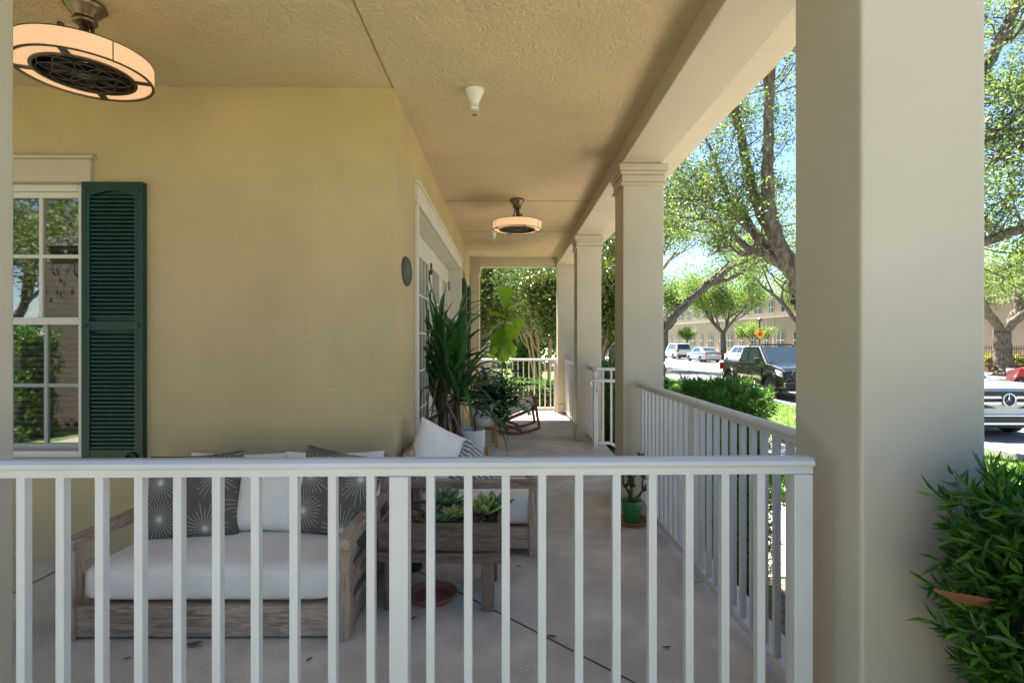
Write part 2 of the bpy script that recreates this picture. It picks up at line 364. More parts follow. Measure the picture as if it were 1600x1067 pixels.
# front wall with the window opening (window X -3.40..-2.56, z .60..2.246)
wx0, wx1, wz0, wz1 = -3.40, -2.56, .60, 2.246
mb = MB(); mb.box(-7, wx0, WY, WY+.2, 0, ZC); mb.box(wx1, WX, WY, WY+.2, 0, ZC); mb.box(wx0, wx1, WY, WY+.2, 0, wz0); mb.box(wx0, wx1, WY, WY+.2, wz1, ZC)
hpart(mb, 'front_wall', M['wall'])
# side wall with door opening Y 4.05..7.6 z 0..2.32 and window Y 8.38..9.0
mb = MB(); x0, x1 = WX-.2, WX-.001
mb.box(x0, x1, WY+.2, 4.05, 0, ZC); mb.box(x0, x1, 4.05, 7.6, 2.32, ZC); mb.box(x0, x1, 7.6, 8.38, 0, ZC); mb.box(x0, x1, 8.38, 9.0, 0, .6); mb.box(x0, x1, 8.38, 9.0, 2.2, ZC); mb.box(x0, x1, 9.0, 9.95, 0, ZC)
mb.box(WX-.001-.199, WX, WY+.0, WY+.2, 0, ZC-.001) if False else None
hpart(mb, 'side_wall', M['wall'])
hpart(MB().box(WX-6, WX-.2, 9.75, 9.95, 0, ZC), 'end_wall', M['wall'])
mb = MB(); mb.box(-7, 1.22, 1.37, 10.07, ZC, ZC+.12)
hpart(mb, 'ceiling', M['ceil'])
z = ZC-.0015
for q in ((WX-.006, WX, 1.69, WY), (WX, .88, 5.84, 5.843), (WX, .88, 7.5, 7.503)): hpart(MB().box(*q, z-.002, z+.001), 'ceiling_joint', M['groove'])
hpart(MB().box(-7.3, 1.60, 1.0, 10.42, ZC+.12, ZC+.34), 'roof_eave', M['cream'])
hpart(MB().box(-7, -.9, 3.3, 9.9, ZC+.34, 6.2), 'upper_sun_block', M['wall'])  # unseen upper floor, added to block sun and shade the ground behind
bx0, bx1 = .885, 1.20
mb = MB(); mb.box(bx0, bx1, 1.37, 10.07, ZB, ZC); hpart(mb, 'beam', M['cream'], bevel=.006)
mb = MB(); mb.box(-7, bx0, 1.385, 1.675, ZB, ZC); hpart(mb, 'beam', M['cream'], bevel=.006)
mb = MB(); mb.box(WX, bx0, 9.76, 10.06, ZB, ZC); mb.box(WX+.01, bx0, 9.82, 10.0, ZB-.03, ZB); hpart(mb, 'beam', M['cream'], bevel=.006)
def column(cx, cy, w_=.32, d_=.32, cap=True, base=True):
    mb = MB(); a, b = w_/2, d_/2
    mb.box(cx-a, cx+a, cy-b, cy+b, 0, ZB-.001)
    c = hpart(mb, 'column', M['cream'], bevel=.008)
    if cap:
        mb = MB()
        for e, z0, z1 in ((.022, ZB-.17, ZB-.145), (.012, ZB-.145, ZB-.085), (.024, ZB-.085, ZB-.055), (.034, ZB-.055, ZB-.002)):
            mb.box(cx-a-e, cx+a+e, cy-b-e, cy+b+e, z0, z1)
        hpart(mb, 'capital', M['cream'], c, bevel=.008)
    if base:
        mb = MB(); mb.box(cx-a-.02, cx+a+.02, cy-b-.02, cy+b+.02, 0.001, .17)
        hpart(mb, 'column_base', M['cream'], c, bevel=.01)
    return c
CX = .90+.16
for cy in (1.528, 4.38, 7.21, 9.91): column(CX, cy)
column(-1.696, 1.528)
column(-5.0, 1.528)
column(WX+.085, 9.91, .165, .30)
# double-hung window in the front wall
def window(name_par, x0, x1, z0, z1, cols, y, xdir=True):
    """y = outer wall plane (facing -Y)"""
    wn = hpart(MB().box(x0, x0+.035, y+.02, y+.12, z0, z1).box(x1-.035, x1, y+.02, y+.12, z0, z1).box(x0+.035, x1-.035, y+.02, y+.12, z1-.04, z1).box(x0+.035, x1-.035, y+.02, y+.12, z0, z0+.04), 'window', M['trim'], bevel=.004)
    return wn
win = window('w', wx0, wx1, wz0, wz1, 3, WY)
zm = 1.424
mb = MB(); yy0, yy1 = WY+.045, WY+.075            # upper sash
xs0, xs1 = wx0+.035, wx1-.035
mb.box(xs0, xs1, yy0, yy1, zm-.022, zm+.022); mb.box(xs0, xs1, yy0, yy1, wz1-.075, wz1-.04)
for x in (-3.125, -2.842): mb.box(x-.011, x+.011, yy0+.001, yy1, zm+.022, wz1-.075)
for a_, b_ in ((xs0, -3.136), (-3.114, -2.853), (-2.831, xs1)): mb.box(a_, b_, yy0+.002, yy1, 1.806, 1.828)
hpart(mb, 'upper_sash', M['trim'], win, bevel=.003)
mb = MB(); q0, q1 = WY+.08, WY+.105             # lower sash sits deeper (greyer behind screen)
mb.box(xs0, xs1, q0, q1, wz0+.04, wz0+.075)
for x in (-3.125, -2.842): mb.box(x-.011, x+.011, q0+.001, q1, wz0+.075, zm-.022)
for a_, b_ in ((xs0, -3.136), (-3.114, -2.853), (-2.831, xs1)): mb.box(a_, b_, q0+.002, q1, 1.02, 1.042)
hpart(mb, 'lower_sash', mat('grey_sash', (.33, .33, .32), .6), win, bevel=.003)
hpart(MB().box(xs0, xs1, WY+.060, WY+.064, zm, wz1-.05), 'pane', M['glass'], win)
hpart(MB().box(xs0, xs1, WY+.092, WY+.096, wz0+.05, zm-.02), 'pane', M['glass'], win)
mb = MB()
for k in range(46): mb.box(wx0, wx1, WY+.15, WY+.17, wz0+.04+k*.036, wz0+.066+k*.036)
hpart(mb, 'blind', M['blind'], win)
hpart(MB().box(wx0-.03, wx1+.0, WY-.045, WY+.05, wz0-.055, wz0-.002), 'sill', M['trim'], win, bevel=.006)
mb = MB(); mb.box(wx0-.10, wx1+.075, WY-.03, WY+.02, wz1+.002, 2.385); mb.box(wx0-.12, wx1+.095, WY-.045, WY+.02, 2.385, 2.405)
hpart(mb, 'window_header', M['cream'], win, bevel=.006)
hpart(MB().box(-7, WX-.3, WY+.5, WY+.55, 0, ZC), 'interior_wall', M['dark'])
# louvred shutters
def shutter(mk, L_=.36, H=1.68, louv=True):
    """local: x 0..L_, z 0..H, front towards -y ; mk places it"""
    t = .04
    mb = MB(); s_ = .048
    mb.box(0, s_, -t, 0, 0, H); mb.box(L_-s_, L_, -t, 0, 0, H); mb.box(s_, L_-s_, -t+.002, 0, H*.475, H*.475+.055); mb.box(s_, L_-s_, -t+.002, 0, 0, .09)
    # arched top rail
    n_ = 12; poly = [(s_, H), (L_-s_, H)] + [(L_-s_-(L_-2*s_)*i/n_, H-.085+.035*math.sin(PI*i/n_)) for i in range(n_+1)]
    mb.prism(poly, lambda a, b: (a, -t+.002, b), lambda a, b: (a, 0, b))
    mb.v = [tuple(mk @ Vector(p)) for p in mb.v]
    sh = hpart(mb, 'shutter', M['shutter'], bevel=.003)
    lv = MB(); nl = 62
    for k in range(nl):
        z_ = .095 + (H-.165)*k/nl
        if H*.475-.02 < z_ < H*.475+.055: continue
        lv.add([(s_, -t+.008, z_), (L_-s_, -t+.008, z_), (L_-s_, -.012, z_+.022), (s_, -.012, z_+.022), (s_, -t+.008, z_+.010), (L_-s_, -t+.008, z_+.010), (L_-s_, -.012, z_+.026), (s_, -.012, z_+.026)],
               [(0,1,2,3), (4,7,6,5), (0,4,5,1), (3,2,6,7), (0,3,7,4), (1,5,6,2)])
    lv.box(s_-.002, L_-s_+.002, -.010, -.003, .05, H-.05)
    lv.v = [tuple(mk @ Vector(p)) for p in lv.v]
    hpart(lv, 'louvres', M['shutter'], sh)
    for x_ in (s_*.5, L_-s_*.5):
        for z_ in (.03, H*.475+.03, H-.05):
            bo = MB().lathe([(.011, 0), (.011, -.006), (.005, -.009)], (x_, -t, z_), 10, 'y'); bo.v = [tuple(mk @ Vector(p)) for p in bo.v]
            hpart(bo, 'screw_cap', M['shutter'], sh)
    return sh
sh = shutter(Matrix.Translation((-2.528, WY-.003, .57)), .362, 1.675)
mb = MB(); pts = [Vector((-2.232+.035*math.cos(t)*(1-t/9), WY-.055, .61+.035*math.sin(t)*(1-t/9))) for t in np.linspace(0, 7, 26)]
mb.tube(pts, .008, 6); hpart(mb, 'holdback', M['black'], sh, smooth=True)
rotY = Matrix.Rotation(R(90), 4, 'Z')
shutter(Matrix.Translation((WX+.003, 8.05, .6)) @ rotY, .31, 1.64)
shutter(Matrix.Translation((WX+.003, 9.03, .6)) @ rotY, .31, 1.64)
mb = MB(); mb.box(WX-.08, WX-.04, 8.38, 8.42, .6, 2.2); mb.box(WX-.08, WX-.04, 8.96, 9.0, .6, 2.2); mb.box(WX-.08, WX-.04, 8.42, 8.96, 1.38, 1.42)
w2 = hpart(mb, 'window', M['trim']); hpart(MB().box(WX-.07, WX-.065, 8.42, 8.96, .6, 2.2), 'pane', M['dglass'], w2)
hpart(MB().box(WX, WX+.03, 8.33, 9.05, 2.2+.002, 2.36), 'window_header', M['cream'], w2, bevel=.005)
# door surround + four glazed leaves
mb = MB(); c0 = 3.97
mb.box(WX-.001, WX+.025, c0, 4.05, 0, 2.32); mb.box(WX-.001, WX+.025, 7.6, 7.69, 0, 2.32); mb.box(WX, WX+.03, c0-.03, 7.72, 2.32, 2.45); mb.box(WX, WX+.045, c0-.045, 7.735, 2.45, 2.475)
mb.box(WX-.19, WX-.0015, 4.05, 4.065, 0, 2.305); mb.box(WX-.19, WX-.0015, 7.585, 7.6, 0, 2.305); mb.box(WX-.19, WX-.0015, 4.05, 7.6, 2.305, 2.319)
ds = hpart(mb, 'door_surround', M['trim'], bevel=.004)
for k in range(4):
    y0 = 4.07+k*.878; y1 = y0+.868; xa, xb = WX-.19, WX-.145; st = .13; z1 = 2.30
    mb = MB(); mb.box(xa, xb, y0, y0+st, .02, z1); mb.box(xa, xb, y1-st, y1, .02, z1); mb.box(xa, xb, y0+st, y1-st, z1-.20, z1); mb.box(xa, xb, y0+st, y1-st, .02, .30)
    gy0, gy1 = y0+st, y1-st
    for j in (1, 2):
        yc = gy0+(gy1-gy0)*j/3; mb.box(xa+.012, xb-.003, yc-.009, yc+.009, .30, z1-.20)
    for j in range(1, 5):
        zc = .30+(z1-.50)*j/5
        for i in range(3):
            u0 = gy0+(gy1-gy0)*i/3+(.009 if i else 0); u1 = gy0+(gy1-gy0)*(i+1)/3-(.009 if i < 2 else 0); mb.box(xa+.012, xb-.004, u0, u1, zc-.009, zc+.009)
    dr = hpart(mb, 'door', M['trim'], bevel=.003)
    hpart(MB().box(xa+.018, xa+.022, gy0, gy1, .30, z1-.20), 'pane', M['dglass'], dr)
    for zz in (.35, 1.2, 2.02):
        yh = y0+.02 if k % 2 == 0 else y1-.02
        hpart(MB().box(xb, xb+.012, yh-.018, yh+.018, zz, zz+.12), 'hinge', M['black'], dr)
hpart(MB().box(WX-.9, WX-.85, 3.6, 9.7, 0, ZC), 'interior_wall', mat('dim_interior', (.30, .26, .21), .9))
# number plaque
pl = MB(); pl.lathe([(1, 0), (1, .008), (.93, .014), (.93, .010), (0.01, .010)], (0, 0, 0), 48, 'x', True, False)
mk = Matrix.Translation((WX, 3.645, 1.772)) @ Matrix.Diagonal((1, .155, .098, 1))
pl.v = [tuple(mk @ Vector(p)) for p in pl.v]
plq = hpart(pl, 'number_plaque', mat('pewter_plaque', (.09, .085, .08), .5, .1, metal=.5))
tcv = bpy.data.curves.new('number', 'FONT'); tcv.body = '103'; tcv.size = .115; tcv.extrude = .003; tcv.align_x = 'CENTER'; tcv.align_y = 'CENTER'; tcv.space_character = 1.15
to = bpy.data.objects.new('number', tcv); COL.objects.link(to)
me = bpy.data.meshes.new_from_object(to.evaluated_get(bpy.context.evaluated_depsgraph_get())); bpy.data.objects.remove(to)
me.name = 'number'; me.materials.append(mat('raised_numeral', (.24, .235, .22), .5, metal=.5))
no = bpy.data.objects.new('number', me); COL.objects.link(no)
me.transform(Matrix.Translation((WX+.013, 3.645, 1.772)) @ Matrix.Rotation(R(90), 4, 'Z') @ Matrix.Rotation(R(90), 4, 'X'))
no.parent = plq

# ------------------------------------------------------------------ railings
RT = .983
def railing(name, label, a, b, posts, bals, group='white metal porch railings', endcap=0.):
    a = Vector((*a, 0)); b = Vector((*b, 0)); d = b-a; Lr = d.length; ang = math.atan2(d.y, d.x)
    t = thing('railing', label, 'railing', a, ang, group)
    cap = [(-.014, .0), (.014, .0), (.026, -.008), (.029, -.017), (.026, -.023), (.017, -.026), (.017, -.045), (-.017, -.045), (-.017, -.026), (-.026, -.023), (-.029, -.017), (-.026, -.008)]
    mb = MB(); mb.prism(cap, lambda p, q: (-endcap, p, RT+q), lambda p, q: (Lr+endcap, p, RT+q))
    mb.build('top_rail', M['rail'], t)
    MB().box(0, Lr, -.017, .017, .055, .09).box(0, Lr, -.021, .021, .050, .055).build('bottom_rail', M['rail'], t, bevel=.003)
    for p in posts: MB().box(p-.0255, p+.0255, -.0255, .0255, .0, RT-.045).box(p-.045, p+.045, -.045, .045, 0, .012).build('post', M['rail'], t, bevel=.003)
    for p in bals: MB().box(p-.0112, p+.0112, -.0127, .0127, .09, RT-.045).build('baluster', M['rail'], t, bevel=.0015)
    return t
fx0 = -1.53
fr = lambda X: X-fx0
bal = [-.372-.1030*k for k in range(12)] + [-.211, -.109, -.0068, .092, .193, .296, .395, .496, .595, .694]
railing('r', 'long white railing nearest the camera, in front of the sofa and planter', (fx0, 1.4525), (.808, 1.4865), [fr(-.294), fr(.806)-.001], [fr(x) for x in bal if x > -1.50], endcap=.026)
RX = 1.035
def side(y0, y1, label, post=True, pitch=.1):
    L_ = y1-y0; m_ = L_/2; b_ = []; k = pitch*.83
    while k < m_-.05: b_ += [m_+k, m_-k]; k += pitch
    if not post: b_.append(m_)
    return railing('r', label, (RX, y0), (RX, y1), [m_] if post else [], b_)
side(1.70, 4.21, 'white railing along the porch edge between the big near column and the second column')
side(7.39, 9.74, 'white railing along the porch edge between the third column and the far corner column')
railing('r', 'white railing closing the far end of the porch behind the rocking chair', (WX+.17, 9.93), (.885, 9.93), [.012, 1.388], [.1+.1*k for k in range(13)])
# short step rail by third column
t = railing('r', 'short white stair railing with a round grab bar beside the third column', (1.06, 7.03), (1.06, 6.53), [.50], [.1, .2, .3, .4])
im = Matrix.Rotation(-math.atan2(-1, 0), 4, 'Z')
def sl(mb):   # world offset -> local of this railing
    o = Vector((1.06, 7.03, 0)); mb.v = [tuple(im @ (Vector(p)-o)) for p in mb.v]; return mb
pth = [(1.06, 6.53, RT-.015), (1.32, 6.53, RT-.02), (2.25, 6.53, RT-.55), (2.45, 6.53, RT-.56)]
mb = MB()
for p, q in zip(pth, pth[1:]): mb.beam(p, q, .05, .035)
mb.beam((1.10, 6.53, .07), (1.24, 6.53, .07), .034, .035); mb.beam((1.24, 6.53, .07), (2.25, 6.53, -.5), .034, .035)
sl(mb).build('top_rail', M['rail'], t, bevel=.004)
for k in range(11):
    x = 1.15+k*.1; zt = RT-.03 if x < 1.32 else RT-.03-(x-1.32)*.57; zb = .08 if x < 1.24 else .08-(x-1.24)*.565
    sl(MB().box(x-.012, x+.012, 6.518, 6.542, zb, zt)).build('baluster', M['rail'], t)
sl(MB().box(2.25, 2.30, 6.505, 6.555, G, RT-.55)).build('post', M['rail'], t)
mb = MB(); mb.tube([(1.0, 6.45, .78), (.97, 6.44, .82), (1.0, 6.44, .845), (1.1, 6.44, .835), (1.32, 6.44, .825), (2.2, 6.44, .32)], .02, 10)
mb.tube([(1.075, 6.53, .68), (1.075, 6.45, .74), (1.075, 6.44, .82)], .008, 6)
sl(mb).build('grab_bar', M['rail'], t, smooth=True)
st = MB()
for k in range(3): st.box(1.23+.0+.3*k, 1.53+.3*k, 4.7, 6.4, G-.02, -.175*(k+1))
struct(st.build('porch_steps', M['conc'], bevel=.01))

# ------------------------------------------------------------------ ceiling fans and sprinklers
def fan(loc, label):
    t = thing('ceiling_fan_light', label, 'ceiling fan', (*loc, ZC), .35, 'drum ceiling fan lights')
    zb = 2.497-ZC; zt = zb+.082; r = .26
    MB().lathe([(.066, 0), (.080, -.012), (.083, -.022), (.070, -.032), (.062, -.048), (.044, -.066), (.040, -.074), (.048, -.080), (.048, -.090), (.034, -.10)], n=32).build('canopy', M['bronze'], t, smooth=True)
    mb = MB()
    for k in range(3):
        a = k*2*PI/3+.4; c, s_ = math.cos(a), math.sin(a)
        mb.tube([(.022*c, .022*s_, -.09), (.028*c, .028*s_, -.13), (.04*c, .04*s_, -.17), (.07*c, .07*s_, zt+.04), (.13*c, .13*s_, zt+.014), (.20*c, .20*s_, zt+.004)], [.008, .008, .008, .009, .011, .012], 10)
        mb.lathe([(.010, 0), (.010, .03), (.014, .04), (.012, .048)], (.19*c, .19*s_, zt), 10)
    mb.lathe([(.014, -.095), (.014, zt-.01)], n=12)
    mb.build('arm', M['bronze'], t, smooth=True)
    n = 64
    sh_ = MB().lathe([(r, zb), (r, zt), (r-.006, zt), (r-.006, zb)], n=n, capb=False, capt=False); sh_.f += [(j, (j+1) % n, 3*n+(j+1) % n, 3*n+j) for j in range(n)]
    sh_.build('lamp_shade', M['shade'], t, smooth=False)
    mb = MB()
    for z_ in (zt-.001, zb-.003): mb.lathe([(r+.002, z_), (r+.002, z_+.004), (r-.008, z_+.004), (r-.008, z_), (r+.002, z_)], n=n, capb=False, capt=False)
    for k in range(3):
        a = k*2*PI/3+1.2; mb.box(r*.999-.001, r+.002, -.002, .002, zb, zt, Matrix.Rotation(a, 4, 'Z'))
    mb.build('shade_band', M['bronze'], t)
    # underside ring: lit diffuser arcs between dark spokes
    MB().lathe([(.185, zb+.006), (r-.007, zb+.006), (r-.007, zb+.010), (.185, zb+.010), (.185, zb+.006)], n=n, capb=False, capt=False).build('diffuser', M['shade'], t)
    mb = MB()
    mb.lathe([(.195, zb-.002), (.195, zb+.004), (.182, zb+.004), (.182, zb-.002), (.195, zb-.002)], n=n, capb=False, capt=False)
    mb.lathe([(r, zb-.002), (r, zb+.004), (r-.010, zb+.004), (r-.010, zb-.002), (r, zb-.002)], n=n, capb=False, capt=False)
    for k in range(4): mb.box(.19, r-.008, -.016, .016, zb-.0015, zb+.0035, Matrix.Rotation(k*2*PI/4, 4, 'Z'))
    mb.build('ring', M['bronze'], t)
    MB().lathe([(.183, zb+.004), (.1835, zb+.06), (.01, zb+.062)], n=n, capb=False, capt=False).build('housing', M['grille'], t)
    mb = MB()
    for k in range(8):
        a = k*2*PI/8; c = Vector((.095*math.cos(a), .095*math.sin(a), zb+.002))
        mb.tube([c+Vector((.082*math.cos(q), .082*math.sin(q), 0)) for q in np.linspace(0, 2*PI, 25)], .0024, 5, False)
    for rr in (.045, .115): mb.tube([(rr*math.cos(q), rr*math.sin(q), zb+.002) for q in np.linspace(0, 2*PI, 41)], .0024, 5, False)
    mb.lathe([(.022, zb-.006), (.024, zb), (.02, zb+.006)], n=16)
    mb.build('grille', mat('grille_wire', (.13, .10, .08), .4, metal=.7), t, smooth=True)
    mb = MB()
    for k in range(5):
        m4 = Matrix.Rotation(k*2*PI/5, 4, 'Z') @ Matrix.Rotation(R(12), 4, 'X'); mb.box(.03, .165, -.03, .03, zb+.018-.002, zb+.020, m4)
    mb.build('blade', M['grille'], t)
    return t
fan((-1.908, 2.445), 'drum ceiling fan with lit linen shade above the sofa, large at upper left')
f2 = fan((.096, 5.79), 'small looking drum ceiling fan with lit shade farther along the porch ceiling')
for c in f2.children:
    if c.name.startswith('never'): pass
def sprinkler(x, y, label):
    t = thing('sprinkler', label, 'sprinkler', (x, y, ZC), 0, 'white ceiling sprinklers')
    MB().lathe([(.057, 0), (.057, -.012), (.026, -.085), (.028, -.09)], n=28).build('cone', M['white_plastic'], t, smooth=True)
    MB().lathe([(.022, -.085), (.022, -.105), (.026, -.108), (.026, -.118), (.018, -.12)], n=20).build('cup', M['white_plastic'], t, smooth=True)
    mb = MB(); mb.tube([(-.012, 0, -.118), (-.011, 0, -.145), (0, 0, -.152)], .0028, 6); mb.tube([(.012, 0, -.118), (.011, 0, -.145), (0, 0, -.152)], .0028, 6); mb.tube([(0, 0, -.118), (0, 0, -.15)], .003, 6)
    mb.lathe([(.014, -.152), (.016, -.155)], n=12); mb.build('nozzle', M['chrome'], t)
sprinkler(-.204, 3.27, 'white cone sprinkler head on the ceiling right of the house corner')
sprinkler(-.20, 7.35, 'tiny white sprinkler head partly behind the farther ceiling fan')

# ------------------------------------------------------------------ soft things
def cushion(name, x0, x1, y0, y1, z0, z1, m, parent=None, puff=.02, r=.05, seed=0):
    nx, ny, nz = 18, 14, 6; V = {}; F = []
    mb = MB(); cx, cy, cz = (x0+x1)/2, (y0+y1)/2, (z0+z1)/2; a, b, c = (x1-x0)/2, (y1-y0)/2, (z1-z0)/2
    def P(i, j, k):
        u, v, w_ = 2*i/nx-1, 2*j/ny-1, 2*k/nz-1; key = (i, j, k)
        if key in V: return V[key]
        p = Vector((u*a, v*b, w_*c)); q = Vector((max(-a+r, min(a-r, p.x)), max(-b+r, min(b-r, p.y)), max(-c+r*.9, min(c-r*.9, p.z))))
        dd = p-q
        if dd.length > 1e-6: p = q+dd.normalized()*r*(1 if abs(w_) > .99 or abs(u) > .99 or abs(v) > .99 else 1)
        f = (1-u*u)*(1-v*v); p.z += math.copysign(puff*f, w_)*(abs(w_) > .5)
        p += Vector((0, 0, 1))*.004*noise.noise(Vector((p.x*5+seed, p.y*5, w_)))
        V[key] = len(mb.v); mb.v.append((cx+p.x, cy+p.y, cz+p.z)); return V[key]
    for i in range(nx):
        for j in range(ny):
            for k in (0, nz): mb.f.append((P(i, j, k), P(i+1, j, k), P(i+1, j+1, k), P(i, j+1, k)))
    for i in range(nx):
        for k in range(nz):
            for j in (0, ny): mb.f.append((P(i, j, k), P(i+1, j, k), P(i+1, j, k+1), P(i, j, k+1)))
    for j in range(ny):
        for k in range(nz):
            for i in (0, nx): mb.f.append((P(i, j, k), P(i, j+1, k), P(i, j+1, k+1), P(i, j, k+1)))
    return mb.build(name, m, parent, smooth=True, sub=1)
def pillow(name, w_, h_, t_, m, loc, rot, label, cat='pillow', group=None, seed=0):
    """local: x width, z height, y thickness"""
    n = 20; mb = MB()
    def prof(u, v):
        e = max(0, (1-abs(u)**3.2))*max(0, (1-abs(v)**3.2)); return t_/2*e**.55
    idx = {}
    for s_ in (-1, 1):
        for i in range(n+1):
            for j in range(n+1):
                u, v = 2*i/n-1, 2*j/n-1
                if s_ == 1 and (i in (0, n) or j in (0, n)): idx[(s_, i, j)] = idx[(-1, i, j)]; continue
                pin = 1-.07*(1-v*v) if True else 1; pin2 = 1-.07*(1-u*u)
                x = u*w_/2*pin; z_ = v*h_/2*pin2
                y = s_*prof(u, v)+.006*noise.noise(Vector((u*3+seed, v*3, s_)))*(1-u*u)*(1-v*v)
                idx[(s_, i, j)] = len(mb.v); mb.v.append((x, y, z_))
        for i in range(n):
            for j in range(n): mb.f.append((idx[(s_, i, j)], idx[(s_, i+1, j)], idx[(s_, i+1, j+1)], idx[(s_, i, j+1)]))
    o = mb.build(name, m, smooth=True, sub=1); o.location = loc; o.rotation_euler = rot
    if label: tag(o, label, cat, group)
    return o

# sofa: X -1.915..-.68, Y 2.35..3.2
sx0, sx1, sy0, sy1 = -1.945, -.69, 2.35, 3.17
sofa = thing('sofa', 'weathered wooden outdoor loveseat with cream seat cushion against the yellow wall', 'sofa', (-1.3, 2.76, 0))
IS = Matrix.Translation((1.3, -2.76, 0))
def sp(mb, name, m, par=sofa, inv=IS, **k):
    mb.v = [tuple(inv @ Vector(p)) for p in mb.v]; return mb.build(name, m, par, **k)
sp(MB().box(sx0+.05, sx1-.05, sy0+.012, sy0+.042, .012, .145).box(sx0+.06, sx1-.06, sy0+.042, sy1-.06, .115, .14).box(sx0+.05, sx1-.05, sy1-.05, sy1-.02, .012, .52), 'base', M['wood_x'], bevel=.004)
for s_, x in ((0, sx0), (1, sx1-.062)):
    sp(MB().box(x, x+.062, sy0, sy0+.062, 0, .39), 'arm_post', M['wood_z'], bevel=.004); sp(MB().box(x, x+.062, sy1-.062, sy1, 0, .62), 'back_post', M['wood_z'], bevel=.004)
    sp(MB().box(x-.001, x+.063, sy0-.002, sy1-.06, .39, .44).box(x+.012, x+.05, sy0+.062, sy1-.062, .02, .13).box(x+.012, x+.05, sy0+.062, sy1-.062, .175, .245), 'arm_rail' , M['wood_y'], bevel=.004) if s_ else \
    sp(MB().box(x-.001, x+.063, sy0-.002, sy1-.06, .39, .44).box(x+.012, x+.05, sy0+.062, sy1-.062, .02, .13), 'arm_rail', M['wood_y'], bevel=.004)
sc_ = cushion('seat_cushion', sx0+.055+1.3, sx1-.067+1.3, sy0+.03-2.76, sy1-.07-2.76, .15, .305, M['cushion'], sofa, .012, .045)
tag(pillow('back_cushion', .58, .42, .17, M['pillow_w'], (-1.52, 3.03, .475), (R(-12), 0, 0), 'white back cushion on the left half of the sofa behind the patterned pillow', 'cushion', 'white sofa back cushions'), None, None)
pillow('back_cushion', .58, .43, .17, M['pillow_w'], (-.985, 3.04, .475), (R(-12), 0, R(2)), 'white back cushion on the right half of the sofa behind the tilted patterned pillow', 'cushion', 'white sofa back cushions', 3)
pillow('patterned_pillow', .50, .46, .14, M['star'], (-1.625, 2.80, .50), (R(-17), R(-3), R(4)), 'taupe pillow with white starbursts at the left end of the sofa', 'pillow', 'starburst pillows', 1)
pillow('patterned_pillow', .47, .47, .14, M['star'], (-.90, 2.83, .50), (R(-17), R(8), R(-8)), 'taupe starburst pillow tilted against the right arm of the sofa', 'pillow', 'starburst pillows', 2)
pillow('white_pillow', .40, .38, .13, M['pillow_w'], (-1.235, 2.84, .49), (R(-16), R(2), 0), 'plain white pillow between the two starburst pillows on the sofa', 'pillow', None, 5)

# lounge chair facing +X beside the planter
lc = thing('lounge_chair', 'weathered wooden lounge chair with cream seat cushion behind the succulent planter', 'armchair', (-.25, 3.57, 0))
IL = Matrix.Translation((.25, -3.57, 0))
lx0, lx1, ly0, ly1 = -.66, .175, 3.26, 3.93
for y in (ly0, ly1-.06):
    sp(MB().box(lx1-.05, lx1, y, y+.06, 0, .41), 'arm_post', M['wood_z'], lc, IL, bevel=.004); sp(MB().box(lx0, lx0+.06, y, y+.06, 0, .41), 'back_post', M['wood_z'], lc, IL, bevel=.004)
    sp(MB().box(lx0, lx1+.001, y-.002, y+.062, .41, .455).box(lx0+.06, lx1-.05, y+.01, y+.05, .045, .10).box(lx0+.06, lx1-.05, y+.015, y+.045, .10, .165), 'arm_rail', M['wood_x'], lc, IL, bevel=.004)
sp(MB().box(lx1-.045, lx1-.012, ly0+.06, ly1-.06, .045, .16).box(lx0+.06, lx1-.06, ly0+.06, ly1-.06, .12, .15), 'base', M['wood_y'], lc, IL, bevel=.004)
mb = MB(); mt = Matrix.Translation((-.56, 0, .38)) @ Matrix.Rotation(R(-14), 4, 'Y')
mb.box(-.02, .02, ly0+.04, ly0+.09, -.1, .24, mt); mb.box(-.02, .02, ly1-.09, ly1-.04, -.1, .24, mt); mb.box(-.024, .024, ly0+.03, ly1-.03, .20, .25, mt)
for k in range(5): mb.box(-.01, .01, ly0+.14+k*.095, ly0+.17+k*.095, -.1, .2, mt)
sp(mb, 'backrest', M['wood_z'], lc, IL, bevel=.003)
cushion('seat_cushion', lx0+.07+.25, lx1-.01+.25, ly0+.07-3.57, ly1-.07-3.57, .165, .335, M['cushion'], lc, .012, .045, 9)
pillow('chair_back_cushion', .42, .40, .17, M['cushion'], (-.47, 3.56, .55), (R(-12), R(28), R(38)), 'cream back cushion leaning at the back of the lounge chair', 'cushion', None, 7)
pillow('striped_pillow', .36, .36, .12, M['stripe'], (-.25, 3.64, .41), (R(-10), R(42), R(30)), 'small grey striped pillow on the lounge chair', 'pillow', None, 8)

# planter table with succulents
pt = thing('planter_table', 'dark wooden trough planter on legs filled with succulents', 'planter', (-.33, 2.79, 0), R(-1.5))
px, py = .29, .19
mb = MB(); zb_, zt_ = .29, .425
def slab(x0, x1, y0, y1, fl):    # flared board
    return
mb.prism([(-px, zb_), (px, zb_), (px+.012, zt_), (-px-.012, zt_)], lambda a, b: (a, -py-(b-zb_)*.08, b), lambda a, b: (a, -py+.022-(b-zb_)*.08, b))
mb.prism([(-px, zb_), (px, zb_), (px+.012, zt_), (-px-.012, zt_)], lambda a, b: (a, py-.022+(b-zb_)*.08, b), lambda a, b: (a, py+(b-zb_)*.08, b))
for s_ in (-1, 1):
    mb.prism([(-py+.0225, zb_+.002), (py-.0225, zb_+.002), (py-.0125, zt_-.002), (-py+.0125, zt_-.002)], lambda a, b: (s_*(px-.022+(b-zb_)*.08), a, b), lambda a, b: (s_*(px-.002+(b-zb_)*.08), a, b))
mb.box(-px+.02, px-.02, -py+.022, py-.022, zb_+.003, zb_+.02)
mb.build('trough', M['dwood_x'], pt, bevel=.003)
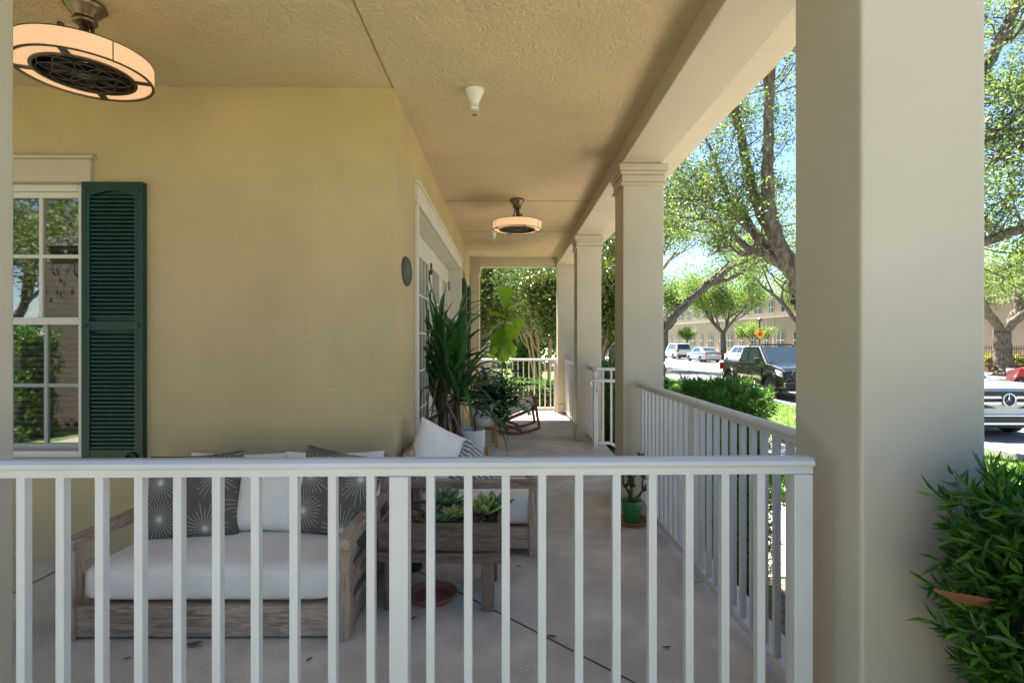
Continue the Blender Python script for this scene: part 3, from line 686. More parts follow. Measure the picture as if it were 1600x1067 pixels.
MB().box(-px-.025, px+.025, -py-.025, py+.025, .243, .289).build('tray', M['dwood_x'], pt, bevel=.004)
for sx in (-1, 1):
    for sy in (-1, 1):
        MB().box(sx*(px-.055)-.03, sx*(px-.055)+.03, sy*(py-.03)-.027, sy*(py-.03)+.027, 0, .242).build('leg', M['dwood_z'], pt, bevel=.004)
MB().box(-px+.085, px-.085, py-.045, py-.02, .13, .185).build('stretcher', M['dwood_x'], pt, bevel=.003)
MB().box(-px+.02, px-.02, -py+.02, py-.02, .33, .375).build('mulch', M['soil'], pt)
mb = MB()
for k in range(420):
    m4 = Matrix.Translation((random.uniform(-px+.03, px-.03), random.uniform(-py+.03, py-.03), .378+random.uniform(0, .012))) @ Euler((random.uniform(-.6, .6), random.uniform(-.6, .6), random.uniform(0, 6))).to_matrix().to_4x4()
    mb.box(-.014, .014, -.0045, .0045, -.002, .002, m4)
o = mb.build('bark_chips', mat('bark_chip', (.16, .08, .045), .9, .6, 25, c2=(.36, .22, .13)), pt)
o['kind'] = 'stuff'
def rosette(c, r, n, m, up=.6, wr=.42, tilt=0.):
    """overlapping fleshy leaves"""
    V = []; F = []
    mb = MB(); 
    for i in range(n):
        t_ = i/n; a = i*2.39996; el = R(12+70*t_*1.0); L_ = r*(1-.55*t_); W_ = L_*wr
        d = Vector((math.cos(a)*math.cos(el), math.sin(a)*math.cos(el), math.sin(el)*up)); s_ = Vector((-math.sin(a), math.cos(a), 0)); u_ = d.cross(s_).normalized()*-1
        o = len(mb.v); K = 5; J = 6
        for k in range(K+1):
            q = k/K; wd = W_*(math.sin(PI*min(1, q*.82+.1))**.8); cen = Vector(c)+d*L_*q+Vector((0, 0, 1))*L_*.22*q*q
            for j in range(J):
                b = 2*PI*j/J; mb.v.append(tuple(cen + s_*wd*.5*math.cos(b)*(1 if k < K else .3) + u_*wd*.14*math.sin(b)))
        for k in range(K):
            for j in range(J): mb.f.append((o+k*J+j, o+k*J+(j+1) % J, o+(k+1)*J+(j+1) % J, o+(k+1)*J+j))
        mb.f.append(tuple(o+K*J+j for j in range(J)))
    return mb
def suc(name, c, r, n, m, label, **k):
    mb = rosette((0, 0, 0), r, n, m, **k); o = mb.build(name, M[m], None, smooth=True); o.location = c
    tag(o, label, 'succulent', 'succulents in the wooden planter'); return o
suc('succulent', (-.32, 2.70, .40), .085, 16, 'succ', 'blue green rosette succulent at the front middle of the wooden planter')
suc('succulent', (-.27, 2.74, .41), .10, 15, 'succy', 'yellow green rosette just behind the front rosette in the planter', wr=.5)
suc('succulent', (-.33, 2.87, .44), .12, 20, 'succ', 'tall grey green succulent at the back middle of the planter', up=1.0)
suc('succulent', (-.40, 2.83, .40), .09, 14, 'succ', 'dark green succulent at the back left of the planter')
suc('succulent', (-.24, 2.86, .40), .08, 14, 'succ', 'small green succulent between the back middle and right plants')
suc('succulent', (-.13, 2.78, .41), .12, 12, 'succy', 'yellow paddle leaved succulent at the right side of the planter', up=1.3, wr=.5)
suc('succulent', (-.075, 2.84, .42), .11, 12, 'succ', 'broad green succulent in the back right corner of the planter', up=1.1, wr=.6)

def saucer(loc, r, label):
    o = MB().lathe([(r*.80, 0), (r, .03), (r-.008, .032), (r*.80-.006, .008), (.001, .008)], n=40, capt=False).build('saucer', M['terra'], None, smooth=False); o.location = loc
    tag(o, label, 'saucer', 'terracotta plant saucers'); return o
saucer((-.385, 2.74, .001), .128, 'empty terracotta saucer on the floor under the planter table')
saucer((.885, 3.86, .001), .13, 'terracotta saucer under the green pot by the second column')
# black pot by planter
bp = thing('black_pot', 'black plastic nursery pot on the floor between the sofa and the lounge chair', 'plant pot', (-.565, 3.10, 0))
MB().lathe([(.07, 0), (.095, .33), (.10, .33), (.10, .36), (.09, .36), (.085, .33)], n=28, capt=False).build('pot', M['bpot'], bp); MB().lathe([(.088, .32), (.088, .33)], n=20).build('soil', M['soil'], bp)

# green pot with jade
jp = thing('potted_jade', 'jade plant in a glossy green pot in front of the second column', 'potted plant', (.885, 3.86, .010))
MB().lathe([(.052, 0), (.056, .01), (.072, .14), (.076, .15), (.074, .156), (.066, .15), (.062, .13)], n=32, capt=False).build('pot', M['gpot'], jp, smooth=True)
MB().lathe([(.066, .138), (.066, .142)], n=24).build('soil', M['soil'], jp)
mb = MB(); tips = []
def branch(p, d, L_, r, dep):
    pts = [p]; 
    for k in range(4):
        d = (d+Vector((random.uniform(-.25, .25), random.uniform(-.25, .25), random.uniform(-.02, .25)))).normalized(); pts.append(pts[-1]+d*L_/4)
    mb.tube(pts, [r*(1-.45*i/4) for i in range(5)], 6)
    if dep == 0: tips.append((pts[-1], d)); return
    tips.append((pts[-2], d))
    for k in range(2): branch(pts[-1-k], (d+Vector((random.uniform(-.9, .9), random.uniform(-.7, .7), random.uniform(-.1, .5)))).normalized(), L_*.75, r*.6, dep-1)
random.seed(3)
for k in range(4): branch(Vector((random.uniform(-.02, .02), random.uniform(-.02, .02), .14)), Vector((random.uniform(-.9, .9), random.uniform(-.5, .5), 1)).normalized(), .15, .012, 2)
mb.build('stem', M['stem'], jp, smooth=True)
C, D = [], []
for p, d in tips:
    for k in range(6):
        C.append(p); D.append((d.x+random.uniform(-1, 1), d.y+random.uniform(-1, 1), d.z*.5+random.uniform(-.3, .6)))
leaves('foliage', np.array(C), np.array(D), .045, .026, M['jade'], jp, .1, 0)

# ------------------------------------------------------------------ strap leaves
def strap(V, F, base, d, L_, W_, droop, seg=9, fold=.25):
    d = Vector(d).normalized(); p = Vector(base); o = len(V); st = L_/seg
    side_ = d.cross(Vector((0, 0, 1)))
    if side_.length < .05: side_ = Vector((1, 0, 0))
    side_.normalize()
    for i in range(seg+1):
        t = i/seg; wd = W_*(.45+1.6*t if t < .35 else 1.0)*(1 if t < .45 else max(0.03, 1-((t-.45)/.55)**1.6))
        up = side_.cross(d).normalized()
        V += [tuple(p-side_*wd/2+up*wd*fold), tuple(p), tuple(p+side_*wd/2+up*wd*fold)]
        if i < seg:
            a = o+3*i; F += [(a, a+1, a+4, a+3), (a+1, a+2, a+5, a+4)]
        p = p+d*st; d = (d+Vector((0, 0, -1))*droop*(t+.15)*st).normalized()
yu = thing('yucca_plant', 'tall spiky yucca with long dark green strap leaves in front of the white doors', 'potted plant', (-.50, 4.55, 0))
random.seed(11)
MB().lathe([(.10, 0), (.125, .30), (.118, .30), (.11, .27)], n=28, capt=False).lathe([(.112, .26), (.112, .27)], n=20).build('pot', M['bpot'], yu)
heads = [(-.08, .00, 1.22), (.06, .12, 1.18), (-.02, -.08, .98), (.09, -.04, .90), (-.10, .08, .80)]
mb = MB()
for h in heads: mb.tube([(h[0]*.3, h[1]*.3, .25), (h[0]*.6, h[1]*.6, h[2]*.5), h], [.022, .018, .014], 8)
mb.build('trunk', M['stem'], yu, smooth=True)
V, F, V2, F2 = [], [], [], []
for hi, h in enumerate(heads):
    nk = 24 if hi < 2 else 26
    for k in range(nk):
        a = random.uniform(0, 2*PI); t = k/nk; el = R(85-random.uniform(0, 1)**.8*120*t)
        d = (math.cos(a)*math.cos(el), math.sin(a)*math.cos(el)*.9, math.sin(el))
        L_ = random.uniform(.46, .74); b = (h[0], h[1], h[2]-.14*t)
        if d[0] < -.5: d = (-.45, d[1], d[2])
        strap(V, F, b, d, L_, random.uniform(.034, .052), random.uniform(2.0, 8.5))
    for k in range(9):
        a = random.uniform(0, 2*PI); strap(V2, F2, (h[0], h[1], h[2]-.15-random.uniform(0, .25)), (math.cos(a)*.4, math.sin(a)*.4, -.6), random.uniform(.3, .45), .02, 5)
def clampx(Vl, x0):
    return [(max(x0+(.02*abs(math.sin(i))), v[0]), v[1], v[2]) for i, v in enumerate(Vl)]
npmesh('foliage', clampx(V, -.18), F, M['yucca'], yu, True); npmesh('dry_leaf', clampx(V2, -.18), F2, M['yuccadry'], yu, True)

# white cylinder planter with wooden stand
wc = thing('cylinder_planter', 'white cylinder planter in a wooden stand behind the lounge chair cushion', 'planter', (-.325, 4.62, 0))
MB().lathe([(.118, .12), (.125, .14), (.127, .545), (.125, .55), (.112, .55), (.110, .50)], n=48, capt=False).build('pot', M['wpot'], wc, smooth=False)
MB().lathe([(.109, .49), (.109, .50)], n=24).build('soil', M['soil'], wc)
for k in range(4):
    a = R(-8+90*k); MB().box(.134, .160, -.018, .018, 0, .405, Matrix.Rotation(a, 4, 'Z')).build('stand_leg', M['oak'], wc, bevel=.004)
MB().box(-.14, .14, -.012, .012, .085, .115).box(-.012, .012, -.14, .14, .086, .114).build('stand_brace', M['oak'], wc)
mb = MB(); mb.tube([(.04, 0, .49), (.045, 0, .58), (.03, .0, .64), (.05, .02, .70), (.03, .02, .82)], [.014, .012, .010, .008, .005], 8); mb.build('stem', M['stem'], wc, smooth=True)
def fronds(n, base, zmin, zmax, rlen, parent, m, leafL=.05, leafW=.02, xbias=0., seed=1, droop=2.5, pairs=11):
    random.seed(seed); C, D = [], []; mb = MB()
    for k in range(n):
        a = random.uniform(0, 2*PI); el = random.uniform(R(15), R(80)); d = Vector((math.cos(a)*math.cos(el)+xbias, math.sin(a)*math.cos(el)*.8, math.sin(el))).normalized()
        L_ = random.uniform(*rlen); p = Vector(base)+Vector((random.uniform(-.05, .05), random.uniform(-.05, .05), 0)); pts = [p]; seg = pairs; dr = random.uniform(.5, 1)*droop
        for i in range(seg):
            d = (d+Vector((0, 0, -1))*dr*L_/seg*(i/seg+.2)).normalized(); p = p+d*L_/seg; pts.append(p)
            if i > 1:
                s_ = d.cross(Vector((0, 0, 1))).normalized()
                for q in (-1, 1):
                    C.append(p); D.append(tuple(s_*q*.9+d*.45+Vector((0, 0, random.uniform(-.25, .15)))))
        mb.tube(pts, [.006*(1-.7*i/seg) for i in range(seg+1)], 5)
    mb.build('stem', M['zz'], parent, smooth=True)
    leaves('foliage', np.array(C), np.array(D), leafL, leafW, m, parent, .2, .1)
fronds(6, (.03, .02, .80), 0, 0, (.2, .3), wc, M['zz'], .05, .016, 0, 5, 9)

# bowl planter on stand with dark trailing plant
bp2 = thing('bowl_planter', 'white bowl planter on tapered wooden legs holding a dark glossy plant', 'potted plant', (-.31, 6.75, 0))
MB().lathe([(.06, .235), (.13, .26), (.17, .33), (.18, .42), (.18, .52), (.168, .52), (.16, .44)], n=40, capt=False).build('pot', M['wpot'], bp2, smooth=True)
MB().lathe([(.165, .47), (.165, .48)], n=24).build('soil', M['soil'], bp2)
for k in range(4):
    a = R(-35+90*k); c, s_ = math.cos(a), math.sin(a); MB().beam((.205*c, .205*s_, .001), (.185*c, .185*s_, .40), .032, .032).build('stand_leg', M['oak'], bp2, bevel=.004)
MB().box(-.18, .18, -.014, .014, .20, .232, Matrix.Rotation(R(-35), 4, 'Z')).box(-.18, .18, -.014, .014, .199, .231, Matrix.Rotation(R(55), 4, 'Z')).build('stand_brace', M['oak'], bp2)
fronds(46, (.03, .0, .50), 0, 0, (.35, .72), bp2, M['zz'], .085, .032, .18, 21, 3.2, 12)
# broad lobed leaves drooping at the front of the bowl
random.seed(4); C = []; D = []
for k in range(60):
    C.append((random.uniform(-.08, .32), random.uniform(-.2, -.02), random.uniform(.35, .6))); D.append((random.uniform(-.4, .8), random.uniform(-.6, .2), random.uniform(-.8, .2)))
leaves('broad_leaf', np.array(C), np.array(D), .12, .085, M['zz'], bp2, .15, .2)

# fiddle leaf fig
ff = thing('fiddle_leaf_fig', 'lime green fiddle leaf fig on a thin stem near the far railing', 'potted plant', (-.10, 8.75, 0))
MB().lathe([(.11, 0), (.13, .30), (.12, .30), (.115, .27)], n=28, capt=False).lathe([(.115, .26), (.115, .27)], n=20).build('pot', M['wpot'], ff)
MB().tube([(0, 0, .26), (.01, 0, .7), (-.01, 0, 1.2), (.05, 0, 1.6), (.07, 0, 1.85)], [.013, .012, .011, .009, .006], 8).build('stem', M['stem'], ff, smooth=True)
random.seed(9); V, F = [], []
def bigleaf(base, d, L_, W_, droop, roll=0.):
    d = Vector(d).normalized(); o = len(V); seg = 10; p = Vector(base); s0 = d.cross(Vector((0, 0, 1))); s0 = (s0 if s0.length > .1 else Vector((1, 0, 0))).normalized()
    s0 = Matrix.Rotation(roll, 3, d) @ s0
    prof_ = [.02, .30, .52, .60, .62, .72, .92, 1.0, .95, .68, .04]
    for i in range(seg+1):
        up = s0.cross(d).normalized(); wd = W_*prof_[i]; wv = .01*math.sin(i*2.2)
        V.extend([tuple(p-s0*wd/2+up*(wd*.16+wv)), tuple(p-s0*wd/4+up*wd*.04), tuple(p), tuple(p+s0*wd/4+up*wd*.04), tuple(p+s0*wd/2+up*(wd*.16-wv))])
        if i < seg:
            for j in range(4): a = o+5*i+j; F.append((a, a+1, a+6, a+5))
        p = p+d*L_/seg; d = (d+Vector((0, 0, -1))*droop*L_/seg*2).normalized()
for (z_, a, el, L_, dr) in [(1.86, 110, 75, .36, .2), (1.84, 10, 45, .30, 1.6), (1.80, -20, 18, .30, 2.2), (1.72, -35, 0, .30, 2.0), (1.74, 200, 25, .27, 1.4), (1.66, 180, -10, .30, 2), (1.60, 20, -25, .30, 2.2),
                          (1.56, 240, -20, .36, 2), (1.52, 170, -35, .33, 2), (1.46, 290, -40, .34, 2), (1.42, 200, -50, .34, 1), (1.40, 330, -55, .30, 1), (1.62, 300, -10, .32, 1.8), (1.78, 270, 30, .3, 1.5), (1.68, 80, 10, .3, 1.5), (1.36, 250, -70, .3, .5)]:
    L_ *= 1.2; bigleaf((.05+(z_-1.6)*.06, 0, z_-.06), (math.cos(R(a))*math.cos(R(el)), math.sin(R(a))*math.cos(R(el)), math.sin(R(el))), L_, L_*.66, dr, random.uniform(-.5, .5))
npmesh('foliage', V, F, M['fig'], ff, True)

# rocking chair
rc = thing('rocking_chair', 'teak rocking chair with a white seat cushion near the far railing', 'rocking chair', (.07, 7.80, 0), R(4))
for s_ in (-1, 1):
    y = s_*.27
    pts = []
    for i in range(15):
        t = -1+2*i/14; pts.append((t*.36, y, .018+.085*t*t*(1.0 if t < 0 else .95)))
    mb = MB()
    for p, q in zip(pts, pts[1:]): mb.beam(p, (q[0]+.004, q[1], q[2]), .028, .036)
    mb.build('rocker', M['teak'], rc, bevel=.003)
    MB().beam((.345, y, .10), (.275, y, .52), .03, .04, (1, 0, 0)).build('leg', M['teak'], rc, bevel=.004)
    MB().beam((-.10, y-.001*s_, .05), (-.30, y-.001*s_, .56), .03, .04, (1, 0, 0)).build('leg', M['teak'], rc, bevel=.004)
    MB().beam((.30, y-.03*s_, .37), (-.22, y-.03*s_, .16), .024, .05).build('seat_rail', M['teak'], rc, bevel=.003)
    MB().beam((-.24, y-.031*s_, .17), (.10, y-.031*s_, .05), .022, .035).build('brace', M['teak'], rc, bevel=.003)
    MB().beam((.31, y, .535), (-.34, y, .545), .055, .024).build('armrest', M['oak'], rc, bevel=.006)
    MB().beam((-.20, y-.05*s_, .20), (-.45, y-.05*s_, .95), .028, .04, (1, 0, 0)).build('back_post', M['teak'], rc, bevel=.004)
mb = MB()
for k in range(5): z_ = .42+k*.12; mb.beam((-.20-.25*(z_-.2)/.75, -.20, z_), (-.20-.25*(z_-.2)/.75, .20, z_), .02, .04)
mb.beam((.29, -.24, .37), (.29, .24, .37), .03, .045); mb.beam((-.2, -.24, .17), (-.2, .24, .17), .03, .045)
mb.build('back_slat', M['teak'], rc, bevel=.003)
cs = cushion('seat_cushion', -.26, .28, -.22, .22, -.05, .05, M['pillow_w'], rc, .01, .035, 4); cs.location = (.03, 0, .345); cs.rotation_euler = (0, R(-22), 0)
cb_ = cushion('back_cushion', -.24, .24, -.22, .22, -.045, .045, M['pillow_w'], rc, .01, .035, 6); cb_.location = (-.285, 0, .58); cb_.rotation_euler = (0, R(-72), 0)

# leaves on the floor
def fallen(x, y, z, rz, L_, W_, label, tilt=.15, curl=.25):
    n = 8; V = []; F = []
    for i in range(n+1):
        t = i/n; wd = W_*math.sin(PI*min(.98, max(.03, t)))**.8
        for j in (-1, 0, 1): V.append((L_*(t-.5), j*wd/2, .004+abs(j)*wd*curl+L_*.12*(t-.5)**2*4+tilt*L_*.1*t))
        if i < n: a = 3*i; F += [(a, a+1, a+4, a+3), (a+1, a+2, a+5, a+4)]
    o = npmesh('fallen_leaf', V, F, M['brownleaf'], None, True); o.location = (x, y, z); o.rotation_euler = (0, 0, rz)
    tag(o, label, 'leaf', 'dry fallen leaves'); return o
def flo(u, v):   # floor point from a photo position, used once for measuring where leaves lie
    D_ = 1.3*842/(v-534); return ((u-794)/842*D_, D_)
for (u, v, rz, L_, lab) in [(304, 1008, .3, .085, 'largest curled brown leaf on the floor just in front of the sofa'), (484, 1031, 1.1, .035, 'small tan leaf on the floor in front of the right half of the sofa'),
        (645, 968, .9, .05, 'curled brown leaf on the floor beside the terracotta saucer'), (862, 997, -.3, .05, 'brown leaf lying on the diagonal floor joint'), (1042, 1015, .1, .045, 'twig like brown leaf on the floor near the side railing'),
        (810, 886, .2, .035, 'tiny brown leaf on the floor in front of the lounge chair'), (202, 1028, .5, .03, 'tiny dark leaf on the floor in front of the left sofa arm')]:
    x, y = flo(u, v); fallen(x, y, .001, rz, L_, L_*.36, lab)
l = fallen(.985, 1.13, .742, .1, .15, .04, 'big brown dead leaf caught on the side of the near hedge', 0, .2); l.rotation_euler = (R(-50), R(8), R(-6))

# ------------------------------------------------------------------ hedges
def in_boxes(boxes, n):
    """points on/near the surface of boxes, with outward directions"""
    C, D = [], []
    tot = sum(2*((b[1]-b[0])*(b[3]-b[2])+(b[1]-b[0])*(b[5]-b[4])+(b[3]-b[2])*(b[5]-b[4])) for b in boxes)
    for b in boxes:
        dx, dy, dz = b[1]-b[0], b[3]-b[2], b[5]-b[4]
        for ax, s_, A in ((0, -1, dy*dz), (0, 1, dy*dz), (1, -1, dx*dz), (1, 1, dx*dz), (2, 1, dx*dy*1.3)):
            k = int(n*A/tot); p = np.stack([RNG.uniform(b[0], b[1], k), RNG.uniform(b[2], b[3], k), RNG.uniform(b[4], b[5], k)], 1)
            p[:, ax] = b[2*ax+(1 if s_ > 0 else 0)] - s_*np.abs(RNG.normal(0, .035, k)); d = RNG.normal(size=p.shape)*.45; d[:, ax] += s_; d[:, 2] += .5
            C.append(p); D.append(d)
    return np.concatenate(C), unit(np.concatenate(D))
def hedge(label, boxes, nsh, lpl, L_, W_, m, name='hedge', shoot=.10, wob=.05, group=None):
    x = (boxes[0][0]+boxes[0][1])/2; y = (boxes[0][2]+boxes[0][3])/2
    t = thing(name, label, 'hedge', (x, y, G), 0, group)
    bs = [(b[0]-x, b[1]-x, b[2]-y, b[3]-y, b[4]-G, b[5]-G) for b in boxes]
    C, D = in_boxes(bs, nsh)
    wv = np.array([noise.noise(Vector(p)*3.1) for p in C])[:, None]
    C = C + D*wv*wob*2
    Cs, Ds = [], []
    for k in range(lpl):
        tt = RNG.random((len(C), 1)); sd = unit(np.cross(D, RNG.normal(size=D.shape)))
        Cs.append(C + D*tt*shoot); Ds.append(D*.75 + sd*(1.1-tt*.6))
    leaves('foliage', np.concatenate(Cs), np.concatenate(Ds), L_, W_, m, t, .12, .12)
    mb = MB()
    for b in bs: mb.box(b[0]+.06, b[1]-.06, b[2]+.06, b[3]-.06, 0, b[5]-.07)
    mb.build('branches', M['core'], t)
    return t
hedge('dark narrow leaved hedge closest to the camera at the right column', [(1.07, 2.3, .74, 1.26, G, .95), (1.50, 2.6, 1.26, 2.3, G, .68)], 11500, 14, .054, .0115, M['hedge'], wob=.05, shoot=.075)
hedge('dense green bush just outside the side railing beside the second column', [(1.55, 1.93, 4.0, 4.85, G, .86)], 3600, 12, .058, .010, M['hedgesun'], wob=.05)
hedge('clipped hedge outside the porch beyond the second column, seen next to the step rail', [(1.60, 2.05, 7.6, 9.6, G, .85)], 3000, 8, .07, .02, M['hedgesun'])
hedge('low clipped hedge just beyond the far end railing', [(-1.2, 1.35, 11.0, 11.9, G, .40)], 2600, 8, .05, .022, M['hedgesun'])
hedge('hedge row beside the sidewalk seen at the left of the street', [(5.6, 6.3, 21, 25, G, -.15)], 1500, 6, .07, .02, M['hedgesun'])

# small plants by the walk
def tuft(loc, label, m, n=60, h=.3, wl=.02, name='small_plant', cat='plant', flower=None):
    t = thing(name, label, cat, loc); C = RNG.normal(0, h*.18, (n, 3)); C[:, 2] = 0; D = RNG.normal(0, .5, (n, 3)); D[:, 2] = 1
    C2, D2 = cloud([(0, 0, h*.5)], h*.55, n*3); leaves('foliage', np.concatenate([C, C2]), np.concatenate([D, D2+np.array([0, 0, .5])]), h*.35, wl, m, t)
    if flower:
        C3, D3 = cloud([(0, 0, h*.95)], h*.35, 50); leaves('flower', C3, D3, .05, .04, flower, t)
tuft((7.55, 15.6, G), 'small pink flowered plant on the lawn near the truck tyre', M['hedgesun'], 50, .35, .02, 'flowering_plant', 'plant', M['pinkflower'])
tuft((3.45, 6.7, G+.02), 'small leafy plant at the edge of the mulch bed seen through the side railing', M['hedgesun'], 70, .4, .04)

# ------------------------------------------------------------------ trees
def limbs_mesh(paths, name, m, parent, n=10):
    mb = MB()
    for pts, rr in paths:
        # catmull-rom refine
        P = [Vector(p) for p in pts]; Q = []; RR = []
        for i in range(len(P)-1):
            p0, p1, p2, p3 = P[max(i-1, 0)], P[i], P[i+1], P[min(i+2, len(P)-1)]
            for k in range(5):
                t = k/5; Q.append(.5*((2*p1)+(p2-p0)*t+(2*p0-5*p1+4*p2-p3)*t*t+(3*p1-p0-3*p2+p3)*t**3)+Vector((noise.noise(p1*3+Vector((t*4, 0, 0))), noise.noise(p2*2+Vector((0, t*4, 0))), 0))*rr[i]*.35); RR.append((rr[i]*(1-t)+rr[i+1]*t)*(1+.10*noise.noise(Q[-1]*4)))
        Q.append(P[-1]); RR.append(rr[-1]); mb.tube(Q, RR, n)
    return mb.build(name, m, parent, smooth=True)
def grow(p, d, L_, r, dep, paths, tips, spread=.8, up=.15, rng=random, kids=3):
    pts = [p]; rr = [r]; k_ = 4
    for k in range(k_):
        d = (d+Vector((rng.uniform(-.3, .3), rng.uniform(-.3, .3), rng.uniform(-.15, .2)+up*.3))).normalized(); pts.append(pts[-1]+d*L_/k_); rr.append(r*(1-.5*(k+1)/k_))
    paths.append((pts, rr))
    if dep == 0: tips.append(pts[-1]); tips.append(pts[2]); return
    if dep == 1: tips.append(pts[-1])
    for k in range(kids):
        q = pts[-1] if k == 0 else pts[rng.randint(1, k_-1)]
        nd = (d+Vector((rng.uniform(-1, 1), rng.uniform(-1, 1), rng.uniform(-.5, .7)))*spread).normalized()
        grow(q, nd, L_*rng.uniform(.6, .8), rr[-1]*.8, dep-1, paths, tips, spread, up, rng, kids)
def gtree(label, x, y, h, r, trunk_h, seed, leafL, leafW, per, clr, m, mb_='bark', name='street_tree', kids=3, dep=3, zmin=0, L0=None, group=None, spread=.8, flat=.7, cat='tree', nstem=1, lean=(0, 0), starts=4, up=.15):
    rng = random.Random(seed); t = thing(name, label, cat, (x, y, G), 0, group); tp = []; paths = []; tips = []
    top = Vector((lean[0], lean[1], trunk_h))
    tp.append(([(0, 0, -.1), (lean[0]*.2, lean[1]*.2, trunk_h*.3), (lean[0]*.6, lean[1]*.6, trunk_h*.7), tuple(top)], [r*1.35, r*1.05, r*.95, r*.85]))
    limbs_mesh(tp, 'trunk', M[mb_], t, 12)
    L0 = L0 or (h-trunk_h)*.5
    for k in range(starts):
        a = k*2*PI/starts+rng.uniform(-.4, .4); grow(top-Vector((0, 0, .1)), Vector((math.cos(a)*.75, math.sin(a)*.75, .75+rng.uniform(-.2, .3))).normalized(), L0, r*.6, dep, paths, tips, spread, up, rng, kids)
    limbs_mesh(paths, 'limbs', M[mb_], t, 6)
    T = np.array([tuple(p) for p in tips]); T = T[T[:, 2] > zmin]; C, D = cloud(T, clr*RNG.uniform(.6, 1.2, len(T)), per, flat)
    D = D + RNG.normal(0, .6, D.shape)
    leaves('crown', C, D, leafL, leafW, m, t, .15, .1)
    return t

def W(u, v, D_): return Vector(((u-794)/842*D_, D_, 1.3-(v-534)/842*D_))
# big live oak on the verge: limbs laid out as measured, each with its own depth
ox, oy = 7.25, 12.0
oak = thing('live_oak', 'large live oak with forked dark limbs on the verge right of the porch', 'tree', (ox, oy, G))
O = Vector((ox, oy, G))
fork = W(1262, 462, 12.0)-O
def Pp(*q): return [W(*a)-O for a in q]
limbs_mesh([([(0, 0, -.1), (.02, 0, 1.2), tuple(fork*.75+Vector((0, 0, .3))), tuple(fork)], [.42, .34, .31, .33])], 'trunk', M['bark'], oak, 14)
paths = [
 ([fork]+Pp((1240, 425, 12), (1214, 371, 12), (1201, 309, 11.9), (1201, 231, 11.8), (1203, 165, 11.7), (1199, 74, 11.5), (1204, -20, 11.3), (1190, -130, 11.2)), [.30, .27, .22, .19, .155, .14, .12, .10, .06]),
 (Pp((1203, 150, 11.7), (1211, 99, 11.4), (1228, 37, 11.0), (1250, -60, 10.6)), [.09, .085, .07, .04]),
 (Pp((1212, 372, 12), (1185, 321, 12.3), (1164, 239, 12.6), (1148, 165, 12.9), (1139, 128, 13), (1110, 60, 13.3)), [.17, .16, .14, .125, .11, .06]),
 (Pp((1146, 160, 12.9), (1125, 160, 13.1), (1100, 130, 13.4)), [.08, .08, .05]),
 (Pp((1232, 412, 12), (1185, 371, 12.6), (1160, 330, 13.0), (1140, 310, 13.4), (1110, 230, 13.8), (1085, 190, 14.2)), [.19, .15, .12, .09, .05, .02]),
 (Pp((1240, 428, 12), (1200, 399, 12.2), (1170, 388, 12.4), (1127, 352, 12.7), (1094, 342, 13), (1060, 340, 13.4)), [.17, .13, .11, .08, .05, .02]),
 (Pp((1180, 366, 12.5), (1135, 330, 12.5), (1094, 313, 12.6), (1041, 309, 12.8), (1010, 300, 13)), [.09, .07, .05, .035, .02]),
 (Pp((1185, 392, 12.3), (1160, 400, 12.0), (1140, 385, 11.7), (1110, 400, 11.5)), [.05, .04, .03, .015]),
 ([fork]+Pp((1330, 400, 11.6), (1420, 300, 11.0), (1500, 190, 10.5), (1550, 90, 10.2), (1575, 45, 10.1), (1600, -10, 10.0)), [.28, .24, .2, .17, .15, .13, .1]),
 ([fork+Vector((0, 0, -.1))]+Pp((1350, 440, 11.2), (1450, 402, 10.5), (1548, 376, 9.8), (1578, 364, 9.6), (1640, 350, 9.3)), [.2, .18, .15, .12, .11, .09]),
 (Pp((1440, 280, 10.9), (1500, 245, 10.3), (1548, 214, 9.9), (1575, 196, 9.7), (1620, 170, 9.4)), [.10, .075, .06, .055, .04]),
 (Pp((1500, 195, 10.5), (1548, 160, 10), (1600, 157, 9.7)), [.04, .03, .02]),
 (Pp((1500, 390, 10.2), (1548, 262, 10), (1575, 245, 9.8), (1620, 225, 9.5)), [.05, .04, .035, .02]),
 (Pp((1560, 70, 10.2), (1585, 60, 10), (1620, 20, 9.8)), [.06, .045, .03]),
 (Pp((1500, 400, 10.0), (1560, 320, 9.8), (1610, 300, 9.6)), [.03, .025, .015]),
]
tips = []; rng = random.Random(5); extra = []
for pts, rr in list(paths):
    for i in range(1, len(pts)):
        for k in range(4 if rr[i] < .13 else (1 if rr[i] < .17 else 0)):
            t = rng.random(); p = Vector(pts[i-1]).lerp(Vector(pts[i]), t)
            grow(p, Vector((rng.uniform(-1, 1), rng.uniform(-1, 1), rng.uniform(-.2, .9))).normalized(), rng.uniform(.7, 1.3), .017, 1, extra, tips, .9, .1, rng, 3)
paths = [(p_, [q_*.74 for q_ in r_]) for p_, r_ in paths]; limbs_mesh(paths, 'limbs', M['bark'], oak, 12); limbs_mesh(extra, 'twigs', M['bark'], oak, 5)['kind'] = 'stuff'
T = np.array([tuple(p) for p in tips]); T = T[np.linalg.norm(T-np.array(fork), axis=1) > 2.3]
C, D = cloud(T, .30*RNG.uniform(.5, 1.5, len(T)), 46, .7)
# outer canopy away from the measured limbs
ang = RNG.uniform(0, 2*PI, 90); rad = 6.2*np.sqrt(RNG.uniform(.05, 1, 90)); oc = np.stack([rad*np.cos(ang), rad*np.sin(ang)*.8, RNG.uniform(5.5, 9.0, 90)-.05*rad**2], 1)
C2, D2 = cloud(oc, .8, 60, .6)
leaves('crown', np.concatenate([C, C2]), np.concatenate([D, D2])+RNG.normal(0, .6, (len(C)+len(C2), 3)), .074, .036, M['oakleaf'], oak, .15, .1)

